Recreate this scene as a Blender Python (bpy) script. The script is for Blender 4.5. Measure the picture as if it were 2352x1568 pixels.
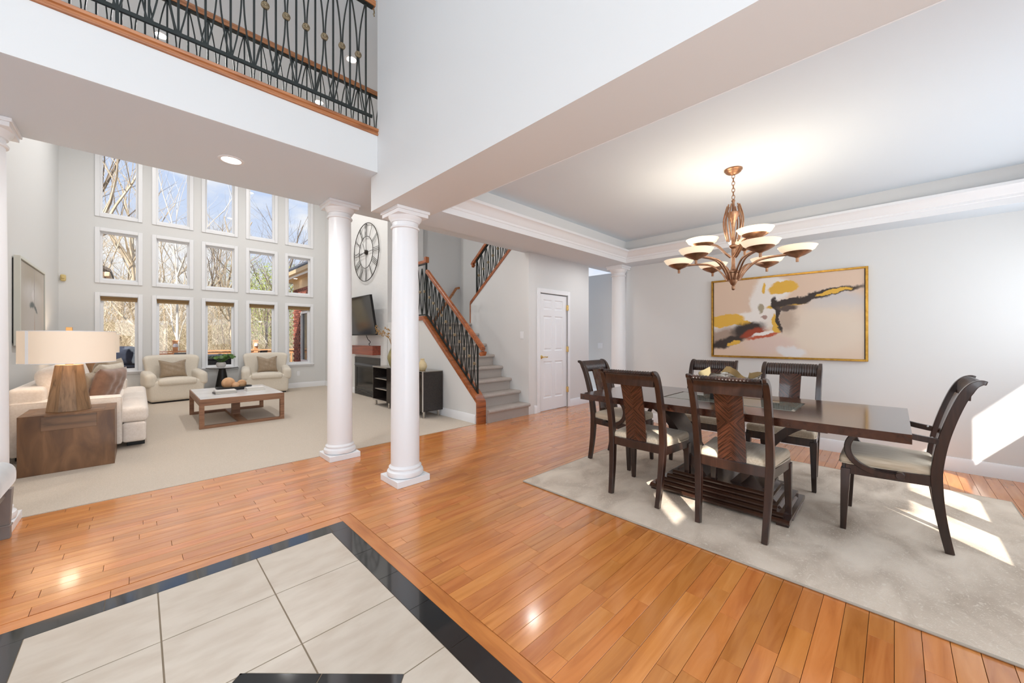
import bpy, bmesh, math, random
from math import sin, cos, pi, radians, sqrt, atan2
from mathutils import Vector, Matrix
random.seed(7)
S = bpy.context.scene
COL = S.collection
for o in list(bpy.data.objects): bpy.data.objects.remove(o)

# ------------------------------------------------------------------ camera
cam_d = bpy.data.cameras.new('camera'); cam = bpy.data.objects.new('camera', cam_d); COL.objects.link(cam)
cam_d.sensor_width = 36; cam_d.lens = 868/2352*36; cam_d.shift_y = -7.6/2352
cam_d.clip_start = .02; cam_d.clip_end = 300
cam.location = (0, 0, 1.25); cam.rotation_euler = (radians(90), 0, radians(-44.63))
S.camera = cam
# ------------------------------------------------------------------ world, sun, daylight, exposure
W = bpy.data.worlds.new('sky'); S.world = W; W.use_nodes = True
nt = W.node_tree; nt.nodes.clear()
def wn(t, **k):
    n = nt.nodes.new(t)
    for a, b in k.items(): setattr(n, a, b)
    return n
wo = wn('ShaderNodeOutputWorld'); wb = wn('ShaderNodeBackground'); tc = wn('ShaderNodeTexCoord')
sep = wn('ShaderNodeSeparateXYZ'); nt.links.new(tc.outputs['Generated'], sep.inputs[0])
gr = wn('ShaderNodeValToRGB'); nt.links.new(sep.outputs['Z'], gr.inputs[0])
gr.color_ramp.elements[0].color = (.86, .91, 1, 1); gr.color_ramp.elements[0].position = .0
gr.color_ramp.elements[1].color = (.38, .58, .98, 1); gr.color_ramp.elements[1].position = .6
mp = wn('ShaderNodeMapping'); mp.inputs['Scale'].default_value = (1, 1, 2.6); mp.inputs['Location'].default_value = (1.3, .4, .2)
nt.links.new(tc.outputs['Generated'], mp.inputs[0])
nz = wn('ShaderNodeTexNoise'); nz.inputs['Scale'].default_value = 3.4; nz.inputs['Detail'].default_value = 7; nz.inputs['Roughness'].default_value = .55
nt.links.new(mp.outputs[0], nz.inputs['Vector'])
cr = wn('ShaderNodeValToRGB'); cr.color_ramp.elements[0].position = .48; cr.color_ramp.elements[1].position = .62
nt.links.new(nz.outputs['Fac'], cr.inputs[0])
mx = wn('ShaderNodeMix', data_type='RGBA'); nt.links.new(cr.outputs[0], mx.inputs['Factor'])
nt.links.new(gr.outputs[0], mx.inputs['A']); mx.inputs['B'].default_value = (1.0, 1.0, 1.0, 1)
nt.links.new(mx.outputs['Result'], wb.inputs['Color']); wb.inputs['Strength'].default_value = .73
nt.links.new(wb.outputs[0], wo.inputs[0])

SUN = Vector((1.05, 1.0, -1.19)).normalized()
ld = bpy.data.lights.new('sun', 'SUN'); ld.energy = 5.6; ld.angle = radians(.6); ld.color = (1, .95, .87)
lo = bpy.data.objects.new('sun', ld); COL.objects.link(lo); lo.rotation_euler = SUN.to_track_quat('-Z', 'Y').to_euler()
def area(name, loc, direction, sx, sy, power, color=(1, 1, 1)):
    l = bpy.data.lights.new(name, 'AREA'); l.shape = 'RECTANGLE'; l.size = sx; l.size_y = sy; l.energy = power; l.color = color
    o = bpy.data.objects.new(name, l); COL.objects.link(o); o.location = loc
    o.rotation_euler = Vector(direction).to_track_quat('-Z', 'Y').to_euler(); return o
# area lamps for daylight from the front windows behind the camera, plus added fill
area('daylight_foyer_window', (.1, -1.2, 3.45), (0, 1, -.12), 2.6, 3.0, 42, (.82, .91, 1))
area('daylight_dining_window', (3.85, -1.2, 1.55), (0, 1, 0), 2.8, 1.2, 25.5, (.86, .93, 1))
area('added_door_fill', (.1, -1.2, 1.1), (0, 1, 0), 1.6, 1.8, 44, (.84, .92, 1))  # fill lamp added before the closed doorway; no glass is built there
area('added_side_fill', (-2.55, 1.2, 2.6), (1, .12, -.03), 2.6, 3.4, 70, (.82, .91, 1))  # unseen fill lamp added at the solid left wall, which has no window
S.view_settings.view_transform = 'Standard'; S.view_settings.look = 'None'
S.view_settings.gamma = 1; S.view_settings.use_curve_mapping = False
S.view_settings.exposure = 0.42

# ------------------------------------------------------------------ mesh helpers
class MB:
    def __init__(s): s.v = []; s.f = []
    def add(s, vs, fs):
        o = len(s.v); s.v += [tuple(p) for p in vs]; s.f += [tuple(i+o for i in f) for f in fs]; return s
    def box(s, x0, x1, y0, y1, z0, z1):
        return s.add([(x0,y0,z0),(x1,y0,z0),(x1,y1,z0),(x0,y1,z0),(x0,y0,z1),(x1,y0,z1),(x1,y1,z1),(x0,y1,z1)],
                     [(0,3,2,1),(4,5,6,7),(0,1,5,4),(1,2,6,5),(2,3,7,6),(3,0,4,7)])
    def cbox(s, c, d): return s.box(c[0]-d[0]/2, c[0]+d[0]/2, c[1]-d[1]/2, c[1]+d[1]/2, c[2]-d[2]/2, c[2]+d[2]/2)
    def prism(s, poly, axis, a0, a1):
        n = len(poly)
        def P(p, a): return (a, p[0], p[1]) if axis == 'x' else (p[0], a, p[1]) if axis == 'y' else (p[0], p[1], a)
        vs = [P(p, a0) for p in poly]+[P(p, a1) for p in poly]
        fs = [tuple(range(n-1, -1, -1)), tuple(range(n, 2*n))]+[(i, (i+1) % n, n+(i+1) % n, n+i) for i in range(n)]
        return s.add(vs, fs)
    def lathe(s, prof, n=24, c=(0, 0, 0), rf=None, zf=None, cap=True):
        vs = []; fs = []; m = len(prof)
        for r, z in prof:
            for k in range(n):
                a = 2*pi*k/n; rr = r*(rf(a, z) if rf else 1); zz = z+(zf(a, r, z) if zf else 0)
                vs.append((c[0]+rr*cos(a), c[1]+rr*sin(a), c[2]+zz))
        for i in range(m-1):
            for k in range(n): fs.append((i*n+k, i*n+(k+1) % n, (i+1)*n+(k+1) % n, (i+1)*n+k))
        if cap: fs.append(tuple(range(n-1, -1, -1))); fs.append(tuple((m-1)*n+k for k in range(n)))
        return s.add(vs, fs)
    def sweep(s, pts, prof, up=(0, 0, 1), scale=None, closed=False):
        pts = [Vector(p) for p in pts]; up = Vector(up); n = len(prof); m = len(pts); vs = []; fs = []
        for i, p in enumerate(pts):
            if closed: t = pts[(i+1) % m]-pts[i-1]
            else: t = pts[min(i+1, m-1)]-pts[max(i-1, 0)]
            t.normalize(); a = t.cross(up)
            if a.length < 1e-4: a = t.cross(Vector((1, 0, 0)))
            a.normalize(); b = a.cross(t); k = scale[i] if scale else 1
            vs += [p+a*(q[0]*k)+b*(q[1]*k) for q in prof]
        for i in range(m if closed else m-1):
            j = (i+1) % m
            for k in range(n): fs.append((i*n+k, i*n+(k+1) % n, j*n+(k+1) % n, j*n+k))
        if not closed: fs += [tuple(range(n-1, -1, -1)), tuple((m-1)*n+k for k in range(n))]
        return s.add(vs, fs)
    def tube(s, pts, r, n=8, up=(0, 0, 1), scale=None, closed=False):
        return s.sweep(pts, [(r*cos(2*pi*k/n), r*sin(2*pi*k/n)) for k in range(n)], up, scale, closed)
    def bar(s, pts, w, h, up=(0, 0, 1), scale=None):
        return s.sweep(pts, [(-w/2,-h/2),(w/2,-h/2),(w/2,h/2),(-w/2,h/2)], up, scale)
    def rbox(s, x0, x1, y0, y1, z0, z1, r=.05, n=5, f=None):
        c = Vector(((x0+x1)/2, (y0+y1)/2, (z0+z1)/2)); h = Vector((x1-x0, y1-y0, z1-z0))/2
        r = min(r, h.x, h.y, h.z); ts = {}
        def ax(H):
            i = H-r; L = [-H+r*(1-cos(pi/2*k/n)) for k in range(n)]
            m = 8
            return L+[-i+2*i*k/m for k in range(m+1)]+[H-r*(1-cos(pi/2*(n-1-k)/n)) for k in range(n)]
        A = [ax(h.x), ax(h.y), ax(h.z)]
        for d in range(3):
            e, g = (d+1) % 3, (d+2) % 3
            for sg in (-1, 1):
                ids = []
                for u in A[e]:
                    row = []
                    for w in A[g]:
                        p = [0, 0, 0]; p[d] = sg*h[d]; p[e] = u; p[g] = w; p = Vector(p)
                        q = Vector([max(-h[k]+r, min(h[k]-r, p[k])) for k in range(3)])
                        dd = p-q
                        if dd.length > 1e-9: p = q+dd.normalized()*r
                        key = (round(p.x, 6), round(p.y, 6), round(p.z, 6))
                        if key not in ts:
                            ts[key] = len(s.v); pp = f(p, h) if f else p; s.v.append(tuple(pp+c))
                        row.append(ts[key])
                    ids.append(row)
                for i in range(len(ids)-1):
                    for j in range(len(ids[0])-1):
                        q = []
                        for t in (ids[i][j], ids[i+1][j], ids[i+1][j+1], ids[i][j+1]):
                            if t not in q: q.append(t)
                        if len(q) >= 3: s.f.append(tuple(q if sg > 0 else q[::-1]))
        return s
    def sphere(s, c, r, n=20, m=12, sc=(1, 1, 1)):
        vs = [(c[0], c[1], c[2]-r*sc[2])]; fs = []
        for i in range(1, m):
            t = -pi/2+pi*i/m
            for k in range(n):
                a = 2*pi*k/n; vs.append((c[0]+r*sc[0]*cos(t)*cos(a), c[1]+r*sc[1]*cos(t)*sin(a), c[2]+r*sc[2]*sin(t)))
        vs.append((c[0], c[1], c[2]+r*sc[2])); L = len(vs)-1
        for k in range(n): fs.append((0, 1+(k+1) % n, 1+k)); fs.append((L, L-n+k, L-n+(k+1) % n))
        for i in range(m-2):
            for k in range(n): fs.append((1+i*n+k, 1+i*n+(k+1) % n, 1+(i+1)*n+(k+1) % n, 1+(i+1)*n+k))
        return s.add(vs, fs)
    def tf(s, M):
        s.v = [tuple(M @ Vector(p)) for p in s.v]; return s
def mesh(mb, name='mesh', smooth=40, recalc=True):
    me = bpy.data.meshes.new(name); me.from_pydata(mb.v, [], mb.f)
    if recalc:
        b = bmesh.new(); b.from_mesh(me); bmesh.ops.recalc_face_normals(b, faces=b.faces); b.to_mesh(me); b.free()
    if smooth:
        me.shade_smooth(); me.set_sharp_from_angle(angle=radians(smooth))
    me.update(); return me
def ob(name, mb, mat, parent=None, loc=None, rot=None, smooth=40, bevel=0, label=None, kind=None, seg=2, recalc=True):
    me = mb if isinstance(mb, bpy.types.Mesh) else mesh(mb, name, smooth, recalc)
    if mat is not None and not me.materials: me.materials.append(mat)
    o = bpy.data.objects.new(name, me); COL.objects.link(o)
    if parent: o.parent = parent
    if loc: o.location = loc
    if rot: o.rotation_euler = rot
    if bevel:
        m = o.modifiers.new('bevel', 'BEVEL'); m.width = bevel; m.segments = seg; m.limit_method = 'ANGLE'; m.angle_limit = radians(40)
    if label: o['label'] = label
    if kind: o['kind'] = kind
    return o
def tag(o, label, cat, group=None, kind=None):
    o['label'] = label; o['category'] = cat
    if group: o['group'] = group
    if kind: o['kind'] = kind
    return o
def thing(name, label, cat, loc=(0, 0, 0), rz=0, group=None):
    o = bpy.data.objects.new(name, None); COL.objects.link(o); o.empty_display_size = .1
    o.location = loc; o.rotation_euler = (0, 0, rz); return tag(o, label, cat, group)
def struct(name, mb, mat, parent=None, **k):
    o = ob(name, mb, mat, parent, **k)
    if not parent: o['kind'] = 'structure'
    return o
def sroot(name, loc=(0, 0, 0)):
    o = bpy.data.objects.new(name, None); COL.objects.link(o); o.location = loc; o['kind'] = 'structure'; return o
def dup(root, loc, rz, label, group=None):
    def cp(o, par):
        c = o.copy(); COL.objects.link(c)
        if par: c.parent = par
        for ch in kids.get(o.name, []): cp(ch, c)
        return c
    kids = {}
    def walk(o):
        kids[o.name] = list(o.children)
        for c in o.children: walk(c)
    walk(root); r = cp(root, None); r.location = loc; r.rotation_euler = (0, 0, rz); r['label'] = label
    if group: r['group'] = group
    return r

# ------------------------------------------------------------------ materials
MATS = {}
def newmat(name):
    m = bpy.data.materials.new(name); m.use_nodes = True; t = m.node_tree
    b = t.nodes['Principled BSDF']; MATS[name] = m; return m, t, b
def nd(t, typ, **k):
    n = t.nodes.new(typ)
    for a, v in k.items(): setattr(n, a, v)
    return n
def rgba(c): return (c[0], c[1], c[2], 1)
def srgb(r, g, b):
    f = lambda x: x/12.92 if x <= .04045 else ((x+.055)/1.055)**2.4
    return (f(r/255), f(g/255), f(b/255))
def mat(name, col, rough=.5, metal=0, col2=None, scale=8, stretch=(1, 1, 1), detail=4, lo=.35, hi=.65, bump=0, bscale=None, emis=None, estr=0, coat=0, spec=.5, trans=0, ior=1.45, sheen=0, coords='Object', alpha=1):
    m, t, b = newmat(name)
    b.inputs['Base Color'].default_value = rgba(col); b.inputs['Roughness'].default_value = rough
    b.inputs['Metallic'].default_value = metal; b.inputs['Specular IOR Level'].default_value = spec
    b.inputs['Coat Weight'].default_value = coat; b.inputs['Coat Roughness'].default_value = .08
    b.inputs['Transmission Weight'].default_value = trans; b.inputs['IOR'].default_value = ior; b.inputs['Sheen Weight'].default_value = sheen
    if emis: b.inputs['Emission Color'].default_value = rgba(emis); b.inputs['Emission Strength'].default_value = estr
    if col2 or bump:
        tcn = nd(t, 'ShaderNodeTexCoord'); mpn = nd(t, 'ShaderNodeMapping'); mpn.inputs['Scale'].default_value = stretch
        t.links.new(tcn.outputs[coords], mpn.inputs[0])
        n = nd(t, 'ShaderNodeTexNoise'); n.inputs['Scale'].default_value = scale; n.inputs['Detail'].default_value = detail
        t.links.new(mpn.outputs[0], n.inputs['Vector'])
    if col2:
        r = nd(t, 'ShaderNodeValToRGB'); r.color_ramp.elements[0].position = lo; r.color_ramp.elements[1].position = hi
        r.color_ramp.elements[0].color = rgba(col); r.color_ramp.elements[1].color = rgba(col2)
        t.links.new(n.outputs['Fac'], r.inputs[0]); t.links.new(r.outputs[0], b.inputs['Base Color'])
    if bump:
        n2 = n
        if bscale:
            n2 = nd(t, 'ShaderNodeTexNoise'); n2.inputs['Scale'].default_value = bscale; n2.inputs['Detail'].default_value = 4
            t.links.new(mpn.outputs[0], n2.inputs['Vector'])
        bp = nd(t, 'ShaderNodeBump'); bp.inputs['Strength'].default_value = bump; bp.inputs['Distance'].default_value = .01
        t.links.new(n2.outputs['Fac'], bp.inputs['Height']); t.links.new(bp.outputs[0], b.inputs['Normal'])
    return m
def wood(name, cols, axis=0, grain=26, rough=.35, coat=.2, tone=None, stretch=14, bump=.05, var=.0):
    """grain running along an axis; tone: 'attr' uses a mesh attribute, 'obj' the object's random number"""
    m, t, b = newmat(name)
    tcn = nd(t, 'ShaderNodeTexCoord'); mpn = nd(t, 'ShaderNodeMapping')
    sc = [1.0, 1.0, 1.0]; sc[axis] = 1/stretch; mpn.inputs['Scale'].default_value = sc
    t.links.new(tcn.outputs['Object'], mpn.inputs[0])
    src = mpn.outputs[0]; tn = None
    if tone == 'attr': a = nd(t, 'ShaderNodeAttribute', attribute_name='tone'); tn = a.outputs['Fac']
    elif tone == 'obj': a = nd(t, 'ShaderNodeObjectInfo'); tn = a.outputs['Random']
    if tn:
        mu = nd(t, 'ShaderNodeMath', operation='MULTIPLY'); mu.inputs[1].default_value = 37.0; t.links.new(tn, mu.inputs[0])
        va = nd(t, 'ShaderNodeVectorMath', operation='ADD'); t.links.new(src, va.inputs[0]); t.links.new(mu.outputs[0], va.inputs[1]); src = va.outputs[0]
    n = nd(t, 'ShaderNodeTexNoise'); n.inputs['Scale'].default_value = grain; n.inputs['Detail'].default_value = 5; n.inputs['Distortion'].default_value = 1.2
    t.links.new(src, n.inputs['Vector'])
    r = nd(t, 'ShaderNodeValToRGB'); e = r.color_ramp.elements
    e[0].position = .3; e[0].color = rgba(cols[0]); e[1].position = .72; e[1].color = rgba(cols[-1])
    for i, c in enumerate(cols[1:-1]): q = e.new(.3+.42*(i+1)/(len(cols)-1)); q.color = rgba(c)
    t.links.new(n.outputs['Fac'], r.inputs[0]); out = r.outputs[0]
    if tn and var:
        h = nd(t, 'ShaderNodeHueSaturation'); mr = nd(t, 'ShaderNodeMapRange')
        mr.inputs['To Min'].default_value = 1-var; mr.inputs['To Max'].default_value = 1+var
        t.links.new(tn, mr.inputs['Value']); t.links.new(mr.outputs[0], h.inputs['Value']); t.links.new(out, h.inputs['Color'])
        mr2 = nd(t, 'ShaderNodeMapRange'); mr2.inputs['To Min'].default_value = .504; mr2.inputs['To Max'].default_value = .496
        fr = nd(t, 'ShaderNodeMath', operation='FRACT'); t.links.new(mu.outputs[0], fr.inputs[0]); t.links.new(fr.outputs[0], mr2.inputs['Value']); t.links.new(mr2.outputs[0], h.inputs['Hue'])
        out = h.outputs[0]
    t.links.new(out, b.inputs['Base Color'])
    b.inputs['Roughness'].default_value = rough; b.inputs['Coat Weight'].default_value = coat; b.inputs['Coat Roughness'].default_value = .12
    if bump:
        bp = nd(t, 'ShaderNodeBump'); bp.inputs['Strength'].default_value = bump; bp.inputs['Distance'].default_value = .004
        t.links.new(n.outputs['Fac'], bp.inputs['Height']); t.links.new(bp.outputs[0], b.inputs['Normal'])
    return m
m_wall = mat('wall_paint', (.735, .735, .725), .75, bump=.02, scale=60)
m_plaster = mat('chimney_plaster', (.78, .775, .76), .85, bump=.5, scale=9, detail=6)
m_white = mat('white_trim_paint', (.86, .865, .88), .32)
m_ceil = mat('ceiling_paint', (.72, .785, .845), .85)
m_carpet = mat('beige_carpet', srgb(214, 200, 184), .95, col2=srgb(198, 184, 166), scale=160, detail=3, bump=.5, bscale=300, spec=.1, sheen=.2)
m_stcarpet = mat('grey_stair_carpet', srgb(190, 180, 172), .95, col2=srgb(172, 163, 156), scale=150, bump=.5, bscale=260, spec=.1)
m_plank = wood('oak_plank', [srgb(188, 113, 52), srgb(207, 130, 65), srgb(218, 143, 78)], 0, 16, .24, .75, 'attr', 9, .03, .12)
m_border = wood('oak_border', [srgb(178, 106, 50), srgb(202, 126, 62), srgb(210, 136, 72)], 1, 16, .2, .35, 'attr', 9, .03, .08)
m_sub = mat('floor_joint', (.12, .055, .025), .8)
m_tile = mat('cream_tile', srgb(206, 193, 177), .32, col2=srgb(190, 174, 156), scale=5, stretch=(1, 2.4, 1), detail=8, lo=.4, hi=.75, bump=.02)
m_grout = mat('tan_grout', srgb(140, 124, 104), .9)
m_granite = mat('black_granite', (.012, .012, .013), .06, col2=(.03, .031, .034), scale=140, detail=2, lo=.55, hi=.75, spec=.5, ior=1.75)
m_oak = wood('stained_oak', [srgb(118, 58, 22), srgb(160, 86, 38), srgb(178, 100, 46)], 1, 20, .3, .4, None, 10)
m_oakx = wood('stained_oak_x', [srgb(140, 84, 46), srgb(176, 112, 66), srgb(190, 126, 78)], 0, 22, .35, .3, None, 10)
m_oakz = wood('stained_oak_z', [srgb(128, 64, 26), srgb(166, 92, 42), srgb(182, 106, 52)], 2, 20, .3, .4, None, 10)
m_iron = mat('dark_iron', (.035, .04, .038), .45, .6)
m_medal = mat('antique_brass', (.42, .34, .22), .45, .7, col2=(.2, .15, .09), scale=60)
m_brass = mat('polished_brass', (.83, .58, .22), .2, 1)
m_glass = mat('window_glass', (1, 1, 1), 0, trans=1, ior=1.0, spec=.0)
def pane_mat():
    m, t, b = newmat('window_pane'); t.nodes.remove(b); out = [n for n in t.nodes if n.type == 'OUTPUT_MATERIAL'][0]
    tr = nd(t, 'ShaderNodeBsdfTransparent'); gl = nd(t, 'ShaderNodeBsdfGlossy'); gl.inputs['Roughness'].default_value = .01
    fr = nd(t, 'ShaderNodeFresnel'); fr.inputs['IOR'].default_value = 1.3; mi = nd(t, 'ShaderNodeMixShader')
    t.links.new(fr.outputs[0], mi.inputs[0]); t.links.new(tr.outputs[0], mi.inputs[1]); t.links.new(gl.outputs[0], mi.inputs[2]); t.links.new(mi.outputs[0], out.inputs[0])
    return m
m_pane = pane_mat()
m_black = mat('black_satin', (.012, .011, .011), .35)
m_chrome = mat('brushed_steel', (.7, .7, .7), .3, 1)
# ------------------------------------------------------------------ the setting: floors
YW = 10.57; ZS = 2.36; ZB = 2.66; ZT = 5.3; YF = -1.25
floor = struct('floor', MB().box(-2.6, 7.4, YF-.1, 4.27, -.12, -.010), m_sub)
def setattr_tone(me, vals):
    a = me.attributes.new('tone', 'FLOAT', 'FACE'); a.data.foreach_set('value', vals)
def chamfer_box(x0, x1, y0, y1, z0, z1, c=.0005):
    vs = [(x0,y0,z0),(x1,y0,z0),(x1,y1,z0),(x0,y1,z0),(x0,y0,z1-c),(x1,y0,z1-c),(x1,y1,z1-c),(x0,y1,z1-c),
          (x0+c,y0+c,z1),(x1-c,y0+c,z1),(x1-c,y1-c,z1),(x0+c,y1-c,z1)]
    return vs, [(8,9,10,11),(0,1,5,4),(1,2,6,5),(2,3,7,6),(3,0,4,7),(4,5,9,8),(5,6,10,9),(6,7,11,10),(7,4,8,11)]
TX0, TX1, TY0, TY1 = -.45, .991, -.085, 2.652       # tiled foyer rectangle (outer edge of the granite)
PW = .0805; G = .0009
planks = []
def cut_rows():
    y = 4.268; i = 0
    while y > YF:
        y0 = max(y-PW, YF)
        spans = [(-2.5, 7.3)]
        if y > TY0-PW and y0 < TY1+PW-.02: spans = [(-2.5, TX0-PW), (TX1+PW+.003, 7.3)]
        for a, b in spans:
            x = a-random.random()*.8
            while x < b:
                L = random.choice([.32, .45, .6, .75, .9, 1.1])*random.uniform(.9, 1.1)
                u, v = max(x, a), min(x+L, b)
                if v-u > .02: planks.append((u, v, y0, y))
                x += L
        y -= PW; i += 1
cut_rows()
def score(p):
    cx, cy = (p[0]+p[1])/2, (p[2]+p[3])/2; d = cx*.7026+cy*.7116
    if d < .7: return -1
    u = (cx*.7116-cy*.7026)/d
    if abs(u) > 1.42: return -1
    if p[2] > -.62 and p[3] < 2.27 and p[0] > 2.42 and p[1] < 4.66: return -1      # beneath the rug
    return (p[1]-p[0])/d**2.2
planks.sort(key=score, reverse=True)
for k, p in enumerate(planks[:300]):
    vs, fs = chamfer_box(p[0]+G, p[1]-G, p[2]+G, p[3]-G, -.010, 0)
    me = mesh(MB().add(vs, fs), 'plank', 0, False); setattr_tone(me, [random.random()]*len(fs)); ob('plank', me, m_plank, floor)
mb = MB(); tones = []
for p in planks[300:]:
    vs, fs = chamfer_box(p[0]+G, p[1]-G, p[2]+G, p[3]-G, -.010, 0); mb.add(vs, fs); tones += [random.random()]*len(fs)
me = mesh(mb, 'far_planks', 0, False); setattr_tone(me, tones); ob('far_planks', me, m_plank, floor, kind='stuff')
# boards framing the tiles
def board(x0, x1, y0, y1, m):
    vs, fs = chamfer_box(x0, x1, y0, y1, -.010, 0); me = mesh(MB().add(vs, fs), 'border_board', 0, False); setattr_tone(me, [random.random()]*len(fs)); ob('border_board', me, m, floor)
for a, b in ((TY0-PW, .62), (.622, 1.66), (1.662, TY1+PW)): board(TX1+.0015, TX1+PW+.001, a, b, m_border)
for a, b in ((TX0-PW, -.1), (-.098, TX1)): board(a, b, TY1+.001, TY1+PW, m_plank)
board(TX0-PW, TX0-.001, TY0-PW, TY1, m_border); board(TX0, TX1, TY0-PW, TY0-.001, m_plank)
# tiled foyer
grout = struct('floor_tiles', MB().box(TX0, TX1, TY0, TY1, -.0098, -.0022), m_grout)
grout.name = 'floor_foyer'
def slab(poly, m, name, z0=-.0085, z1=.0):
    ob(name, mesh(MB().prism(poly, 'z', z0, z1), name, 0), m, grout)
def clip(poly, a, b, c):                             # keep a*x+b*y >= c
    out = []
    for i in range(len(poly)):
        p, q = poly[i], poly[(i+1) % len(poly)]; dp = a*p[0]+b*p[1]-c; dq = a*q[0]+b*q[1]-c
        if dp >= 0: out.append(p)
        if dp*dq < 0: s = dp/(dp-dq); out.append((p[0]+(q[0]-p[0])*s, p[1]+(q[1]-p[1])*s))
    return out
def parea(p): return abs(sum(p[i][0]*p[(i+1) % len(p)][1]-p[(i+1) % len(p)][0]*p[i][1] for i in range(len(p)))/2) if len(p) > 2 else 0
BW = .107; ix0, ix1, iy0, iy1 = TX0+BW, TX1-BW, TY0+BW, TY1-BW
dcx, dcy, DH = .269, 1.284, .432; g = .003
xs = [ix0+(ix1-ix0)*k/3 for k in range(4)]; ys = [iy1+(iy0-iy1)*k/6 for k in range(7)]
for i in range(3):
    for j in range(6):
        t = [(xs[i]+g, ys[j+1]+g), (xs[i+1]-g, ys[j+1]+g), (xs[i+1]-g, ys[j]-g), (xs[i]+g, ys[j]-g)]
        if all(abs(p[0]-dcx)+abs(p[1]-dcy) > DH+.01 for p in t) and not (j in (2, 3)): slab(t, m_tile, 'floor_tile'); continue
        for sx in (-1, 1):
            for sy in (-1, 1):
                p = clip(clip(clip(t, sx, 0, sx*dcx), 0, sy, sy*dcy), sx, sy, sx*dcx+sy*dcy+DH+.004)
                if parea(p) > .0004: slab(p, m_tile, 'floor_tile')
for sx in (-1, 1):
    for sy in (-1, 1):
        o0, o1 = (dcx, dcy+sy*DH), (dcx+sx*DH, dcy); i0, i1 = (dcx, dcy+sy*(DH-.145)), (dcx+sx*(DH-.145), dcy)
        mid = lambda p, q, s: (p[0]+(q[0]-p[0])*s, p[1]+(q[1]-p[1])*s)
        slab([o0, mid(o0, o1, .496), mid(i0, i1, .496), i0], m_granite, 'granite_tile'); slab([mid(o0, o1, .504), o1, i1, mid(i0, i1, .504)], m_granite, 'granite_tile')
q = DH-.152
for sx in (-1, 1):
    for sy in (-1, 1): slab([(dcx+sx*.0015, dcy+sy*.0015), (dcx+sx*q, dcy+sy*.0015), (dcx+sx*.0015, dcy+sy*q)], m_tile, 'floor_tile')
def strip(a, b, n0, fn):
    n = round((b-a)/n0); s = (b-a)/n
    for k in range(n): fn(a+k*s+.0012, a+(k+1)*s-.0012)
strip(iy0, iy1-.36, .305, lambda u, v: slab([(ix1, u), (TX1, u), (TX1, v), (ix1, v)], m_granite, 'granite_tile'))
slab([(ix1, iy1-.358), (TX1, iy1-.358), (TX1, iy1-.001), (ix1, iy1-.001)], m_granite, 'granite_tile')
strip(iy0, iy1, .305, lambda u, v: slab([(TX0, u), (ix0, u), (ix0, v), (TX0, v)], m_granite, 'granite_tile'))
strip(TX0, TX1-.10, .305, lambda u, v: slab([(u, iy1), (v, iy1), (v, TY1), (u, TY1)], m_granite, 'granite_tile'))
slab([(TX1-.098, iy1), (TX1, iy1), (TX1, TY1), (TX1-.098, TY1)], m_granite, 'granite_tile')
strip(TX0, TX1, .305, lambda u, v: slab([(u, TY0), (v, TY0), (v, iy0), (u, iy0)], m_granite, 'granite_tile'))
# carpet of the sunken-in living room
struct('floor_living', MB().box(-1.03, 3.5, 4.27, YW, -.1, .004), m_carpet)
# ------------------------------------------------------------------ walls
wr = MB().box(5.46, 5.62, YF-.15, 2.96, 0, ZB+.1)
struct('wall_right', wr, m_wall)
dw = MB().box(4.66, 4.80, 4.2, 4.32, 0, ZB).box(5.56, 6.25, 4.2, 4.32, 0, ZB).box(4.80, 5.56, 4.2, 4.32, 2.02, ZB)
struct('wall_door', dw, m_wall)
struct('wall_hall', MB().box(7.3, 7.45, 1.5, 6.0, 0, ZB).box(6.25, 6.37, 4.32, 6.0, 0, ZB), m_wall)
st = MB().prism([(4.2, 0), (5.73, 0), (5.73, 1.885), (4.2, 3.10)], 'x', 4.53, 4.66)
struct('wall_stair_right', st, m_wall)
struct('wall_stair_left', MB().prism([(4.275, 0), (7.06, 0), (7.06, 1.56), (5.735, 1.56), (4.275, .29)], 'x', 3.5, 3.64), m_wall)
struct('wall_stairwell', MB().box(4.3, 5.5, 7.2, 7.35, 0, ZT).box(5.4, 5.55, 4.32, 7.2, 0, ZT), m_wall)
struct('wall_chimney', MB().box(3.5, 4.3, 7.05, 10.57, 0, ZT), m_plaster)
struct('wall_left', MB().box(-1.2, -1.03, 4.28, YW+.2, 0, ZT), m_wall)
struct('wall_beam', MB().box(1.45, 1.88, YF-.1, 3.105, ZS, ZB).box(1.45, 1.88, 3.105, 3.23, ZS, ZB-.0005).box(1.45, 1.6, YF-.1, 3.105, ZB, ZT).box(1.6, 6.4, 3.106, 3.229, ZB+.3, ZT), m_wall)
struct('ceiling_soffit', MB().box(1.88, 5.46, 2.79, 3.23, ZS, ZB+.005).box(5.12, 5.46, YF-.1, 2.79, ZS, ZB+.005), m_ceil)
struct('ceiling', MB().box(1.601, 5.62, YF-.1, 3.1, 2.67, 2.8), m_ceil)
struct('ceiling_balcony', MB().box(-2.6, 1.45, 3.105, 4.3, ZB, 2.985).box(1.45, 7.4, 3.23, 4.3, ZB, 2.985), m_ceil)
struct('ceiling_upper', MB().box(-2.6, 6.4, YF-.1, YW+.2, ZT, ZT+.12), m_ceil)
struct('wall_foyer_left', MB().box(-2.75, -2.6, YF-.1, 4.4, 0, ZT).box(-2.6, -1.2, 4.28, 4.4, 0, ZT), m_wall)
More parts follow.
